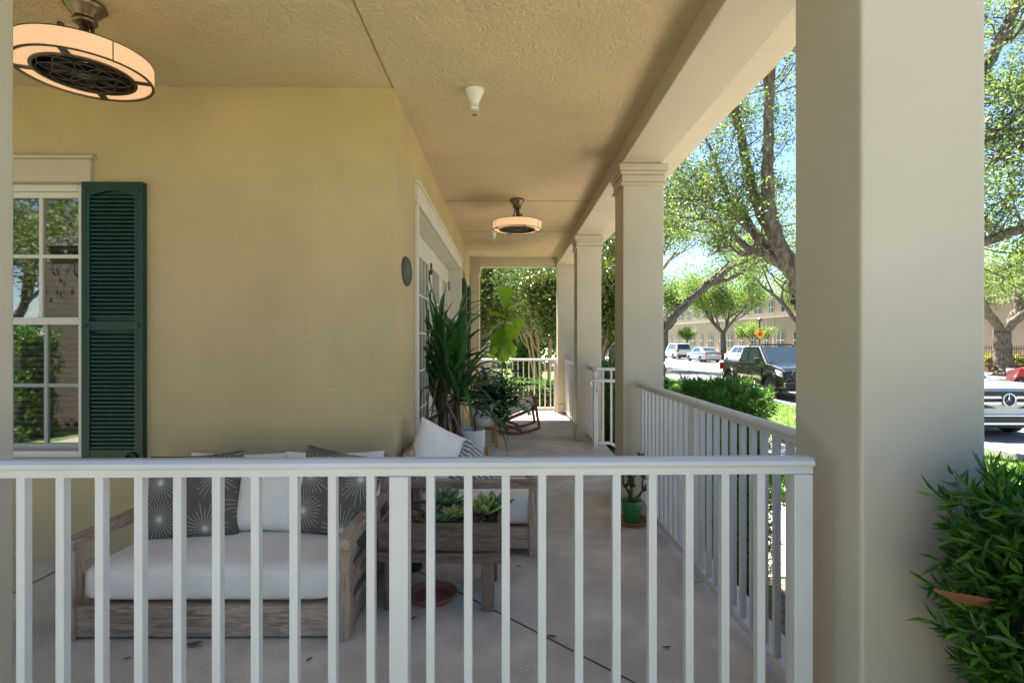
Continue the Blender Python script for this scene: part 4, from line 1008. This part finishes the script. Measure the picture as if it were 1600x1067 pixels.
gtree('dark limbed oak on the verge farther along the street, leaning over the parked cars', 7.5, 27.5, 9, .42, 2.6, 21, .15, .07, 75, 1.05, M['oakleaf'], lean=(.2, 0), L0=4.6, group='street trees', up=.22, zmin=4.4)
gtree('oak with a clean forked trunk across the street behind the silver car', 24.0, 60, 10, .30, 3.0, 8, .24, .12, 75, 1.5, M['oakleaf2'], L0=3.6, group='street trees', zmin=4.2, up=.2)
gtree('oak across the street behind the white hatch back wagon', 22.3, 76, 10, .34, 3.6, 31, .3, .15, 75, 1.8, M['oakleaf2'], L0=3.8, group='street trees', zmin=4.6)
gtree('thick trunked oak across the street in front of the iron fence', 28.6, 31.0, 9, .45, 2.6, 14, .16, .08, 75, 1.0, M['oakleaf2'], L0=3.4, group='street trees')
gtree('small pale tree in front of the pink building left of the forked oak', 26, 78, 5, .12, 2.2, 41, .22, .11, 45, .6, M['oakleaf2'], zmin=2.2, L0=.9, group='street trees', dep=2)
gtree('small pale tree in front of the pink building right of the warning sign', 30, 66, 5, .12, 1.9, 42, .22, .11, 55, .8, M['oakleaf2'], zmin=2.7, L0=1.3, group='street trees', dep=2)
gtree('oak on the verge beyond the leaning one, its crown over the farther street', 8.0, 41, 11, .36, 3.2, 81, .2, .1, 90, 1.4, M['oakleaf'], L0=5.0, group='street trees', zmin=4.8, up=.2)
gtree('full crowned oak across the street behind the dark pickup', 24.0, 44, 11, .34, 3.4, 82, .2, .1, 95, 1.5, M['oakleaf2'], L0=4.4, group='street trees', zmin=5.0, up=.2)
gtree('young oak near the sign across the street', 31.5, 57, 8.5, .2, 4.2, 43, .22, .11, 50, 1.1, M['oakleaf2'], zmin=4, L0=2.6, group='street trees', dep=2, kids=4)
# beyond the far end of the porch
gtree('glossy magnolia with yellowing leaves beyond the far railing on the left', -1.6, 17.5, 7, .16, .9, 51, .17, .07, 40, .55, M['magleaf'], name='magnolia', L0=2.4, group='garden trees', kids=4)
gtree('magnolia whose crown fills the gap between the second and third columns', 2.15, 13.0, 6, .12, 1.6, 52, .12, .05, 60, .34, M['magleaf'], name='magnolia', L0=1.15, up=.5, group='garden trees', kids=4)
gtree('second magnolia standing behind the crape myrtle', .9, 22, 9, .2, 1.6, 53, .2, .08, 40, .8, M['magleaf'], name='magnolia', L0=3.0, group='garden trees', kids=4)
gtree('broad dark evergreen behind the neighbouring house corner', -4.5, 24, 10, .25, 1.5, 54, .22, .1, 40, .95, M['magleaf'], name='evergreen_tree', L0=3.4, group='garden trees', kids=4)
gtree('tall evergreen behind the gap between the columns', 5.2, 30, 11, .22, 2.2, 55, .20, .09, 40, .8, M['oakleaf'], name='evergreen_tree', L0=2.0, up=.5, group='garden trees', kids=4)
# crape myrtle: many pale stems
cm = thing('crape_myrtle', 'multi stemmed crape myrtle with pale bare trunks beyond the far railing', 'tree', (1.05, 14.6, G))
rng = random.Random(6); paths = []; tips = []
for k in range(9):
    a = k*2*PI/9; bx, by = .14*math.cos(a), .14*math.sin(a); tx, ty = (.45+.25*rng.random())*math.cos(a), .5*math.sin(a); hh = 1.7+rng.uniform(0, .5)
    p1 = Vector((tx*.55, ty*.55, hh*.55)); p2 = Vector((tx*.8, ty*.8, hh)); paths.append(([(bx, by, -.05), tuple(p1), tuple(p2)], [.045, .035, .028]))
    for j in range(3): grow(p2, Vector((math.cos(a)*.4+rng.uniform(-.4, .4), math.sin(a)*.4+rng.uniform(-.4, .4), 1)).normalized(), rng.uniform(.8, 1.2), .02, 2, paths, tips, .7, .2, rng, 2)
limbs_mesh(paths, 'trunk', M['palebark'], cm, 7)
T = np.array([tuple(p) for p in tips]); T = T[T[:, 2] > 2.0]; C, D = cloud(T, .32, 42, .6); leaves('crown', C, D+RNG.normal(0, .5, D.shape), .085, .035, M['myrtleaf'], cm, .15, .1)
# clipped cone shrub
tp = thing('clipped_shrub', 'dark clipped rounded shrub beyond the far railing beside the pale stems', 'shrub', (.62, 17.0, G))
C, D = [], []
zz_ = RNG.uniform(.1, 2.0, 2600); an = RNG.uniform(0, 2*PI, 2600); rr_ = .42*np.sqrt(np.clip(1-((zz_-1.0)/1.05)**2, .05, 1))*RNG.uniform(.85, 1.05, 2600)
C = np.stack([rr_*np.cos(an), rr_*np.sin(an), zz_], 1); leaves('foliage', C, np.stack([np.cos(an), np.sin(an), (zz_-1)+.4], 1)+RNG.normal(0, .4, (2600, 3)), .09, .04, M['hedge'], tp)
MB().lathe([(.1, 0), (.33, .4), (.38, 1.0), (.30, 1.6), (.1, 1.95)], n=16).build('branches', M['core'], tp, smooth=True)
# far green belt so no bare horizon shows
n = 260; bx = np.stack([RNG.uniform(-30, 7, n), RNG.uniform(40, 52, n), RNG.uniform(.5, 7.5, n)], 1); C, D = cloud(bx, 2.2, 110, .8)
o = leaves('distant_trees', C, D+RNG.normal(0, .5, D.shape), .5, .28, M['oakleaf']); tag(o, 'far band of green trees closing the view beyond the garden', 'trees', kind='stuff')
n = 200; bx = np.stack([RNG.uniform(45, 75, n), RNG.uniform(30, 150, n), RNG.uniform(5, 13, n)], 1); C, D = cloud(bx, 3.2, 90, .8)
o = leaves('distant_trees', C, D+RNG.normal(0, .5, D.shape), .6, .35, M['oakleaf2']); tag(o, 'far band of pale green treetops above the pink building', 'trees', kind='stuff')
# bird-of-paradise style orange leaves in the magnolia
C, D = cloud([(-.0, 0, 0)], .22, 40); o = leaves('orange_foliage', C, D, .14, .07, M['orangeleaf']); o.location = (-.15, 15.6, 3.25); tag(o, 'small cluster of orange leaves high in the garden foliage beyond the porch', 'foliage')

# ------------------------------------------------------------------ neighbouring house seen past the far end
nb = thing('neighbour_house', 'cream neighbouring house with a small white railing beyond the far end of the porch', 'house', (-3.2, 21, G))
MB().box(-3.5, 2.4, 0, 4, 0, 3.6).build('wall', mat('cream_wall', (.62, .54, .40), .9, .05), nb)
MB().box(-3.7, 2.6, -.2, 4.2, 3.6, 3.8).box(-3.5, 2.4, 0, 4, 3.8, 7.5).build('upper_wall', mat('grey_white_wall', (.62, .62, .62), .9, .1, 6, stretch=(6, 1, .2)), nb)
for k, x in enumerate((-2.2, -.6, 1.0)):
    wn = MB().box(x, x+.9, -.04, 0, 1.2, 2.8).build('window', M['trim'], nb); MB().box(x+.07, x+.83, -.05, -.04, 1.27, 2.73).build('pane', M['wglass'], wn)
mb = MB(); mb.box(-1, 2.9, -1.4, -1.35, 1.75, 1.8); mb.box(-1, 2.9, -1.4, -1.35, .9, .94)
for k in range(40): mb.box(-1+k*.1, -.98+k*.1, -1.39, -1.36, .9, 1.75)
mb.build('porch_rail', M['rail'], nb)
MB().box(-1, 3.0, -1.5, 0, 0, .85).build('porch_slab', M['conc'], nb)

# behind the camera: the garden the photographer stood in, mirrored by the window, plus an added shed

gtree('leafy tree on the lawn left of the porch, mirrored in the window', -13.0, -7.5, 8, .25, 2.0, 61, .14, .07, 60, .8, M['oakleaf'], L0=2.6)
hedge('dark hedge on the lawn left of the porch, mirrored in the window', [(-15, -9.6, -4.9, -4.0, G, 1.5)], 3500, 6, .09, .035, M['hedge'])
sh2 = thing('reflection_shed', 'brown timber shed with a pitched roof, added behind the camera to darken the window reflection', 'shed', (-7.8, -8, G))  # invented shed behind the camera, placed for a dark reflection in the panes
MB().box(-3.0, 2.6, -2, 2, 0, 4.2).build('wall', mat('brown_boards', (.05, .038, .028), .9, .3, 3, stretch=(1, 1, 8)), sh2)
mb = MB(); mb.prism([(-2.2, 4.2), (2.2, 4.2), (0, 5.6)], lambda a, b: (-2.9, a, b), lambda a, b: (2.8, a, b)); mb.build('roof', M['dark'], sh2)

# ------------------------------------------------------------------ pink building across the street
A0, A1 = Vector((29, 104, 0)), Vector((39, 26, 0))
dv = (A1-A0); Lb = dv.length; ang = math.atan2(dv.y, dv.x)
bd = thing('pink_building', 'long two storey pink stucco building with white framed windows across the street', 'building', (A0.x, A0.y, G), ang)
# local x along facade, facade faces local -y? (street side): compute
sgn = -1
MB().box(0, Lb, 0, 14, 0, 5.0).build('wall', M['pink'], bd)
MB().box(0, Lb, .6, 14, 5.3, 7.7).build('upper_wall', M['pink'], bd)
MB().box(-.1, Lb+.1, -.25, 14, 5.0, 5.3).build('cornice', M['pinktrim'], bd)
MB().box(-.2, Lb+.2, -.2+.5, 14.2, 7.7, 8.1).build('roof', M['pinktrim'], bd)
MB().box(-.05, Lb+.05, -.06, 0, 0, .7).build('plinth', M['pinktrim'], bd)
k = 0; x = 2.0
while x < Lb-3:
    ww = (1.5, 1.0, 1.5, .9)[k % 4]
    for (z0, z1, yo) in ((1.2, 3.1, 0), (5.7, 7.1, .6)):
        f_ = MB().box(x-.12, x+ww+.12, yo-.10, yo, z0-.12, z1+.12).build('window', M['pinktrim'], bd)
        MB().box(x, x+ww, yo-.12, yo-.10, z0, z1).build('pane', M['wglass'], f_)
        MB().box(x+ww/2-.04, x+ww/2+.04, yo-.135, yo-.12, z0, z1).box(x, x+ww, yo-.133, yo-.12, (z0+z1)/2-.04, (z0+z1)/2+.04).build('glazing_bar', M['rail'], f_)
    if k % 4 == 3: MB().box(x+ww+.7, x+ww+1.0, -.07, 0, .7, 5.0).build('pilaster', M['pinktrim'], bd)
    x += ww+1.7; k += 1

# iron fence
fe = thing('iron_fence', 'black iron picket fence with dark square posts behind the thick trunked oak', 'fence', (29.6, 28, G), R(82))
mb = MB()
for k in range(150): mb.box(k*.14, k*.14+.025, -.012, .012, .05, 1.75)
mb.box(0, 21, -.02, .02, 1.55, 1.6); mb.box(0, 21, -.02, .02, .15, .2); mb.build('pickets', M['black'], fe)
for k in range(9): MB().box(k*2.6-.12, k*2.6+.12, -.12, .12, 0, 1.95).build('post', M['black'], fe)
hedge('row of yellow flowering shrubs behind the iron fence', [(31, 32, 30, 40, G, .35)], 1500, 6, .12, .06, leafmat('yellow_flowers', [(.6, .42, .03), (.7, .55, .08), (.2, .25, .04)]), name='flowering_shrubs')

# warning sign
sg = thing('warning_sign', 'yellow diamond warning sign with a red disc on a dark pole across the street', 'sign', (23.4, 50, G))
MB().tube([(0, 0, 0), (0, 0, 3.95)], .06, 10).build('pole', M['black'], sg)
MB().lathe([(.05, 3.9), (.24, 3.98), (.26, 4.06), (.10, 4.2)], n=16).build('lamp_cap', M['black'], sg)
zc = 2.75; q = .53
mb = MB().prism([(-q, zc), (0, zc-q), (q, zc), (0, zc+q)], lambda a, b: (a, -.09, b), lambda a, b: (a, -.07, b)); mb.build('panel', M['signy'], sg)
MB().prism([(.20*math.cos(R(22.5+45*k)), zc-.07+.20*math.sin(R(22.5+45*k))) for k in range(8)], lambda a, b: (a, -.096, b), lambda a, b: (a, -.0905, b)).build('symbol', M['red'], sg)
MB().prism([(-.05, zc+.20), (.05, zc+.20), (.05, zc+.30), (.1, zc+.30), (0, zc+.42), (-.1, zc+.30), (-.05, zc+.30)], lambda a, b: (a, -.096, b), lambda a, b: (a, -.0905, b)).build('symbol', M['black'], sg)

# ------------------------------------------------------------------ vehicles  (local +x = front, z up)
def arcs(xc, r, zb, n=12):
    a0 = math.asin(min(1, max(-1, 0)));
    return [(xc+r*math.cos(PI-PI*i/n), zb+r*math.sin(PI-PI*i/n)) for i in range(n+1)]
def lerp(a, b, t): return a+(b-a)*t
def carbody(t, upper, zb, wheels, wr, W_, m, name='body', taper=.9, nose=.5, crown=.0):
    """upper: outline rear->front (x,z); bottom closed with wheel arches"""
    bot = []
    for xc in sorted(wheels, reverse=True):
        ar = arcs(xc, wr*1.17, zb-.0); bot += [p for p in ar[::-1]]
    poly = upper+[(upper[-1][0]-.03, zb)]+bot+[(upper[0][0]+.03, zb)]
    xs = [p[0] for p in poly]; x0, x1 = min(xs), max(xs); xm = (x0+x1)/2; hl = (x1-x0)/2; zt = max(p[1] for p in poly)
    ys = [-1, -.975, -.93, -.6, 0, .6, .93, .975, 1]; ins = [.07, .025, .0, 0, 0, 0, 0, .025, .07]
    mb = MB(); n = len(poly)
    for yy, i_ in zip(ys, ins):
        for (x, z) in poly:
            e = abs((x-xm)/hl); sx = 1-max(0, (e-(1-nose/hl))/(nose/hl))**2*(1-taper); cy = 1-.10*max(0, (z-.75)/(zt-.75+1e-6))**2*.6
            X = x-(x-xm)*i_*.12*(1 if e > .85 else .2); Z = z-(i_*.9 if z > zt-.4 else -i_*.3 if z <= zb+.01 else 0)
            if e > .9: X -= math.copysign((yy*yy)*.06, x-xm)
            Z += crown*(1-yy*yy)*(1 if z > .9 else 0)
            mb.v.append((X, yy*W_/2*sx*cy, Z))
    for k in range(len(ys)-1):
        for i in range(n):
            a = k*n+i; b = k*n+(i+1) % n; mb.f.append((a, b, b+n, a+n))
    mb.f.append(tuple(range(n))[::-1]); mb.f.append(tuple((len(ys)-1)*n+i for i in range(n)))
    return mb.build(name, m, t, smooth=False, bevel=.018)
def cabin(t, pts, W0, W1, m, glass, split, name='roof'):
    """pts: rear-bottom, rear-top, front-top, front-bottom (x,z). W0 base width, W1 roof width"""
    (xa, za), (xb, zb), (xc, zc), (xd, zd) = pts
    v = [(xa, -W0/2, za), (xa, W0/2, za), (xd, W0/2, zd), (xd, -W0/2, zd), (xb, -W1/2, zb), (xb, W1/2, zb), (xc, W1/2, zc), (xc, -W1/2, zc)]
    mb = MB().add(v, [(0,1,2,3), (4,7,6,5), (0,3,7,4), (1,5,6,2), (0,4,5,1), (2,6,7,3)])
    cb = mb.build(name, m, t, bevel=.05, seg=3)
    V = [Vector(p) for p in v]
    def quad(a, b, c, d, u0, u1, w0, w1, nm, off=.012):
        f = lambda u, w_: a.lerp(b, u).lerp(d.lerp(c, u), w_)
        P = [f(u0, w0), f(u1, w0), f(u1, w1), f(u0, w1)]; nrm = (P[1]-P[0]).cross(P[3]-P[0]).normalized(); cen = Vector(((xa+xd)/2, 0, (za+zb)/2))
        if nrm.dot(P[0]-cen) < 0: nrm = -nrm
        Q = [p+nrm*off for p in P]; R_ = [p-nrm*.02 for p in P]
        MB().add(Q+R_, [(0,1,2,3), (7,6,5,4), (0,4,5,1), (1,5,6,2), (2,6,7,3), (3,7,4,0)]).build(nm, glass, t, bevel=.004)
    quad(V[3], V[2], V[6], V[7], .07, .93, .06, .93, 'windshield'); quad(V[0], V[1], V[5], V[4], .1, .9, .1, .9, 'rear_window')
    for (u0, u1) in split:
        quad(V[0], V[3], V[7], V[4], u0, u1, .08, .86, 'side_window'); quad(V[1], V[2], V[6], V[5], u0, u1, .08, .86, 'side_window')
    return cb
def wheel(t, x, y, r, wdt, s_, rimr=.66):
    prof_ = [(r*.6, -wdt/2), (r*.93, -wdt/2), (r, -wdt/2+.03), (r, wdt/2-.03), (r*.93, wdt/2), (r*.6, wdt/2)]
    w_ = MB().lathe(prof_, (x, y, r), 28, 'y').build('wheel', M['tyre'], t, smooth=False)
    mb = MB(); yo = y+s_*(wdt/2-.02)
    mb.lathe([(r*rimr, yo-.02), (r*rimr, yo+.012), (r*rimr*.9, yo+.012), (r*rimr*.9, yo-.015)], (x, 0, r), 24, 'y', False, False)
    for k in range(6):
        a = k*PI/3; mb.beam((x, yo, r), (x+math.cos(a)*r*rimr*.93, yo, r+math.sin(a)*r*rimr*.93), .02, .045, (0, 1, 0))
    mb.lathe([(.05, yo-.01), (.05, yo+.018)], (x, 0, r), 14, 'y'); mb.build('rim', M['rim'], w_)
    return w_

def pickup(label, loc, rz, pm):
    t = thing('pickup_truck', label, 'pickup truck', loc, rz)
    W_ = 1.89; wr = .41; f_, b_ = 1.78, -1.62
    up_ = [(-2.68, .62), (-2.70, 1.12), (-2.66, 1.20), (-.86, 1.22), (-.80, 1.22), (1.05, 1.22), (1.25, 1.22), (1.9, 1.17), (2.45, 1.08), (2.62, .98), (2.69, .72), (2.62, .50)]
    carbody(t, up_, .42, [f_, b_], wr, W_, pm, taper=.86, nose=.7, crown=.03)
    # bed well
    MB().box(-2.58, -.92, -.78, .78, 1.20, 1.232).build('bed_cover', M['plastic'], t, bevel=.01)
    cabin(t, [(-.92, 1.19), (-.70, 1.79), (.55, 1.80), (1.42, 1.19)], 1.74, 1.42, pm, M['cglass'], [(.10, .36), (.40, .80)])
    MB().box(-.55, .5, -.60, -.56, 1.84, 1.87).box(-.55, .5, .56, .60, 1.84, 1.87).box(.40, .46, -.56, .56, 1.84, 1.90).box(-.4, -.36, -.56, .56, 1.85, 1.88).box(-.5, -.46, -.60, -.56, 1.78, 1.84).box(-.5, -.46, .56, .60, 1.78, 1.84).box(.44, .48, -.60, -.56, 1.78, 1.84).box(.44, .48, .56, .60, 1.78, 1.84).build('roof_rack', M['plastic'], t, bevel=.004)
    for s_ in (-1, 1):
        for xc in (f_, b_):
            wheel(t, xc, s_*.80, wr, .27, s_)
            mb = MB(); n = 14
            for i in range(n):
                a0, a1 = PI*i/n, PI*(i+1)/n; r0, r1 = wr*1.17, wr*1.17+.085
                P = [(xc+r0*math.cos(a0), .42+r0*math.sin(a0)), (xc+r1*math.cos(a0), .42+r1*math.sin(a0)), (xc+r1*math.cos(a1), .42+r1*math.sin(a1)), (xc+r0*math.cos(a1), .42+r0*math.sin(a1))]
                mb.add([(p[0], s_*.90, p[1]) for p in P]+[(p[0], s_*.985, p[1]) for p in P], [(0,1,2,3), (7,6,5,4), (0,4,5,1), (2,6,7,3), (1,5,6,2), (0,3,7,4)])
            mb.build('wheel_arch', pm, t)
        mr = MB().box(.98, 1.10, s_*.93, s_*.95 + s_*.16, 1.20, 1.40) if s_ > 0 else MB().box(.98, 1.10, -1.11, -.93, 1.20, 1.40)
        mr.build('mirror', M['plastic'], t, bevel=.03)
        y0, y1 = (.945, .962) if s_ > 0 else (-.962, -.945)
        for x in (-.72, -.0): MB().box(x+.02, x+.20, y0, y1+.012*s_ if s_ > 0 else y1, 1.03, 1.065).build('door_handle', M['chrome'], t, bevel=.006)
        y2, y3 = (.935, .949) if s_ > 0 else (-.949, -.935)
        MB().box(-.76, 1.16, y2, y3+.008*s_ if s_ > 0 else y3, .66, .74).build('door_moulding', mat('bare_moulding', (.28, .24, .17), .5), t, bevel=.004)
        for x in (-.80, .10, 1.20): MB().box(x-.006, x+.006, (y2 if s_ > 0 else y2-.004), (y3+.003 if s_ > 0 else y3), .50, 1.17).build('panel_gap', M['plastic'], t)
        MB().prism([(2.34, .84), (2.60, .80), (2.56, .97), (2.22, 1.02)], lambda a, b: (a, s_*.62, b), lambda a, b: (a-.12, s_*.905, b+.01)).build('headlight', M['lamp'], t, bevel=.012)
        MB().lathe([(.055, 2.60), (.055, 2.665)], (0, s_*.66, .60), 16, 'x').build('fog_lamp', M['lamp'], t)
        MB().box(-2.72, -2.63, min(s_*.72, s_*.90), max(s_*.72, s_*.90), .82, 1.10).build('tail_light', M['tail'], t, bevel=.01)
    MB().prism([(-.58, .72), (.58, .72), (.62, .86), (.52, 1.03), (-.52, 1.03), (-.62, .86)], lambda a, b: (2.55, a, b), lambda a, b: (2.675-(b-.72)*.15, a, b)).build('grille', M['plastic'], t, bevel=.01)
    MB().prism([(-.80, .44), (.80, .44), (.88, .60), (.60, .70), (-.60, .70), (-.88, .60)], lambda a, b: (2.55, a, b), lambda a, b: (2.73-abs(a)*.06, a, b)).build('bumper', pm, t, bevel=.02)
    MB().box(-2.76, -2.66, -.85, .85, .50, .68).build('bumper', M['chrome'], t, bevel=.02)
    MB().box(-2.3, 2.3, -.75, .75, .30, .46).build('underbody', M['plastic'], t)
    return t
pickup('dark green grey double cab pickup with roof rack parked at the near kerb', (9.98, 20.4, G+.01), R(-90), paint('dark_truck_paint', (.010, .012, .009), .3))

def car(name, label, cat, loc, rz, pm, L_=4.7, W_=1.82, H=1.45, kind='sedan', group=None):
    t = thing(name, label, cat, loc, rz, group); h = L_/2; wr = .34; f_, b_ = h-.92, -h+.98
    if kind == 'sedan':
        up_ = [(-h+.04, .50), (-h, .80), (-h+.08, 1.0), (-h+.6, 1.05), (-.9, 1.0), (.9, .98), (h-.75, .88), (h-.15, .72), (h, .55), (h-.04, .35)]
        cb = [(-h+.55, .98), (-.95, H-.05), (.35, H), (1.25, .96)]; spl = [(.17, .44), (.47, .80)]
    elif kind == 'suv':
        up_ = [(-h+.02, .55), (-h, .95), (-h+.05, 1.08), (-.9, 1.08), (.95, 1.06), (h-.8, 1.02), (h-.12, .88), (h, .62), (h-.05, .38)]
        cb = [(-h+.06, 1.04), (-h+.35, H-.02), (.45, H), (1.25, 1.04)]; spl = [(.06, .25), (.28, .55), (.58, .86)]
    else:
        up_ = [(-h+.02, .55), (-h, .95), (-h+.05, 1.10), (-.9, 1.12), (1.0, 1.14), (h-.55, 1.10), (h-.12, 1.0), (h, .72), (h-.03, .38)]
        cb = [(-h+.1, 1.08), (-h+.45, H-.02), (.35, H), (1.15, 1.12)]; spl = [(.06, .25), (.28, .55), (.58, .86)]
    carbody(t, up_, .27, [f_, b_], wr, W_, pm, taper=.84, nose=.75, crown=.035)
    cabin(t, cb, W_-.14, W_-.46, pm, M['cglass'], spl)
    for s_ in (-1, 1):
        for xc in (f_, b_): wheel(t, xc, s_*(W_/2-.13), wr, .22, s_)
        z_ = .78 if kind == 'sedan' else .92
        lo, hi = sorted((s_*(W_/2-.42), s_*(W_/2-.13))); MB().box(-h-.012, -h+.22, lo, hi, z_-.08, z_+.10).build('tail_light', M['tail'], t, bevel=.02)
        lo, hi = sorted((s_*(W_/2-.46), s_*(W_/2-.15)))
        MB().box(h-.30, h-.085, lo, hi, z_-.12, z_+.02).build('headlight', M['lamp'], t, bevel=.02)
        lo, hi = sorted((s_*(W_/2-.02), s_*(W_/2+.14))); MB().box(.80, .92, lo, hi, .98, 1.12).build('mirror', pm, t, bevel=.03)
        for x in (-.55, .35): lo, hi = sorted((s_*(W_/2-.01), s_*(W_/2+.018))); MB().box(x, x+.16, lo, hi, .86, .89).build('door_handle', M['chrome'], t)
    MB().box(-h-.03, -h+.1, -W_*.38, W_*.38, .30, .50).build('bumper', M['plastic'] if kind != 'sedan' else pm, t, bevel=.02)
    MB().box(-h-.012, -h+.02, -.16, .16, .66, .76).build('licence_plate', M['white_plastic'], t)
    MB().box(-h+.4, h-.4, -W_/2+.18, W_/2-.18, .16, .30).build('underbody', M['plastic'], t)
    return t
whitep, silverp, redp = paint('white_car_paint', (.60, .60, .59), 0), paint('silver_car_paint', (.30, .35, .40), .5), paint('red_car_paint', (.17, .008, .014), .2)
gp = 'cars parked along the far kerb'
car('parked_car', 'white boxy wagon parked farthest along the far kerb', 'car', (19.6, 62.5, G+.01), R(92), whitep, 4.75, 1.95, 1.78, 'suv', gp)
car('parked_car', 'light blue silver sedan parked behind the white wagon', 'car', (19.3, 53.2, G+.01), R(92), silverp, 4.85, 1.84, 1.46, 'sedan', gp)
car('parked_car', 'white hatchback mostly hidden behind the dark pickup cab', 'car', (19.6, 44.6, G+.01), R(91), whitep, 4.5, 1.82, 1.62, 'suv', gp)
car('parked_car', 'white car seen as a sliver beside the thick oak trunk', 'car', (20.0, 25.5, G+.01), R(90), whitep, 4.6, 1.82, 1.5, 'sedan', gp)
car('parked_car', 'dark red car cut off by the right edge of the view', 'car', (20.2, 18.6, G+.01), R(90), redp, 4.8, 1.85, 1.5, 'suv', gp)
car('parked_car', 'pale car far down the street seen between the second and third columns', 'car', (13.4, 74, G+.01), R(-90), whitep, 4.6, 1.85, 1.6, 'suv', 'cars parked along the near kerb')

# silver luxury SUV nose-on at the near kerb
mv = car('parked_suv', 'silver white luxury SUV with a chrome star emblem grille at the near kerb', 'suv', (10.25, 13.45, G+.01), R(-91), paint('pearl_paint', (.36, .40, .39), .35), 5.0, 1.96, 1.82, 'bigsuv', 'cars parked along the near kerb')
h = 2.5
g0 = MB().prism([(-.62, .62), (.62, .62), (.70, .78), (.62, .97), (-.62, .97), (-.70, .78)], lambda a, b: (h-.16, a, b), lambda a, b: (h+.015-(b-.62)*.05-abs(a)*.05, a, b)).build('grille', M['plastic'], mv, bevel=.01)
mb = MB()
for z_ in (.73, .85): mb.beam((h+.012, -.60, z_), (h+.022, -.15, z_), .03, .045); mb.beam((h+.022, .15, z_), (h+.012, .60, z_), .03, .045)
mb.build('slat', M['chrome'], g0)
mb = MB(); zc = .80; xe = h+.045
mb.tube([(xe, .125*math.cos(a), zc+.125*math.sin(a)) for a in np.linspace(0, 2*PI, 37)], .014, 8, False)
for k in range(3):
    a = PI/2+k*2*PI/3; c, s_ = math.cos(a), math.sin(a); w2_ = .022
    mb.add([(xe+.012, 0, zc), (xe-.004, -s_*w2_, zc+c*w2_), (xe-.004, s_*w2_, zc-c*w2_), (xe, c*.12, zc+s_*.12)], [(0,1,3), (0,3,2), (1,2,3), (0,2,1)])
mb.build('emblem', M['chrome'], g0)
MB().lathe([(.12, h+.01), (.12, h+.028)], (0, 0, zc), 28, 'x').build('emblem_disc', M['black'], g0)
bpz = MB(); bpz.box(h-.12, h+.03, -.80, .80, .28, .34); bpz.build('skid_plate', M['chrome'], mv, bevel=.015)
MB().box(h-.1, h+.02, -.72, .72, .36, .44).build('air_intake', M['plastic'], mv, bevel=.01)
MB().box(h-.1, h+.035, -.78, .78, .455, .49).build('chrome_strip', M['chrome'], mv, bevel=.01)

print('objects', len(bpy.data.objects), 'faces', sum(len(m.polygons) for m in bpy.data.meshes))
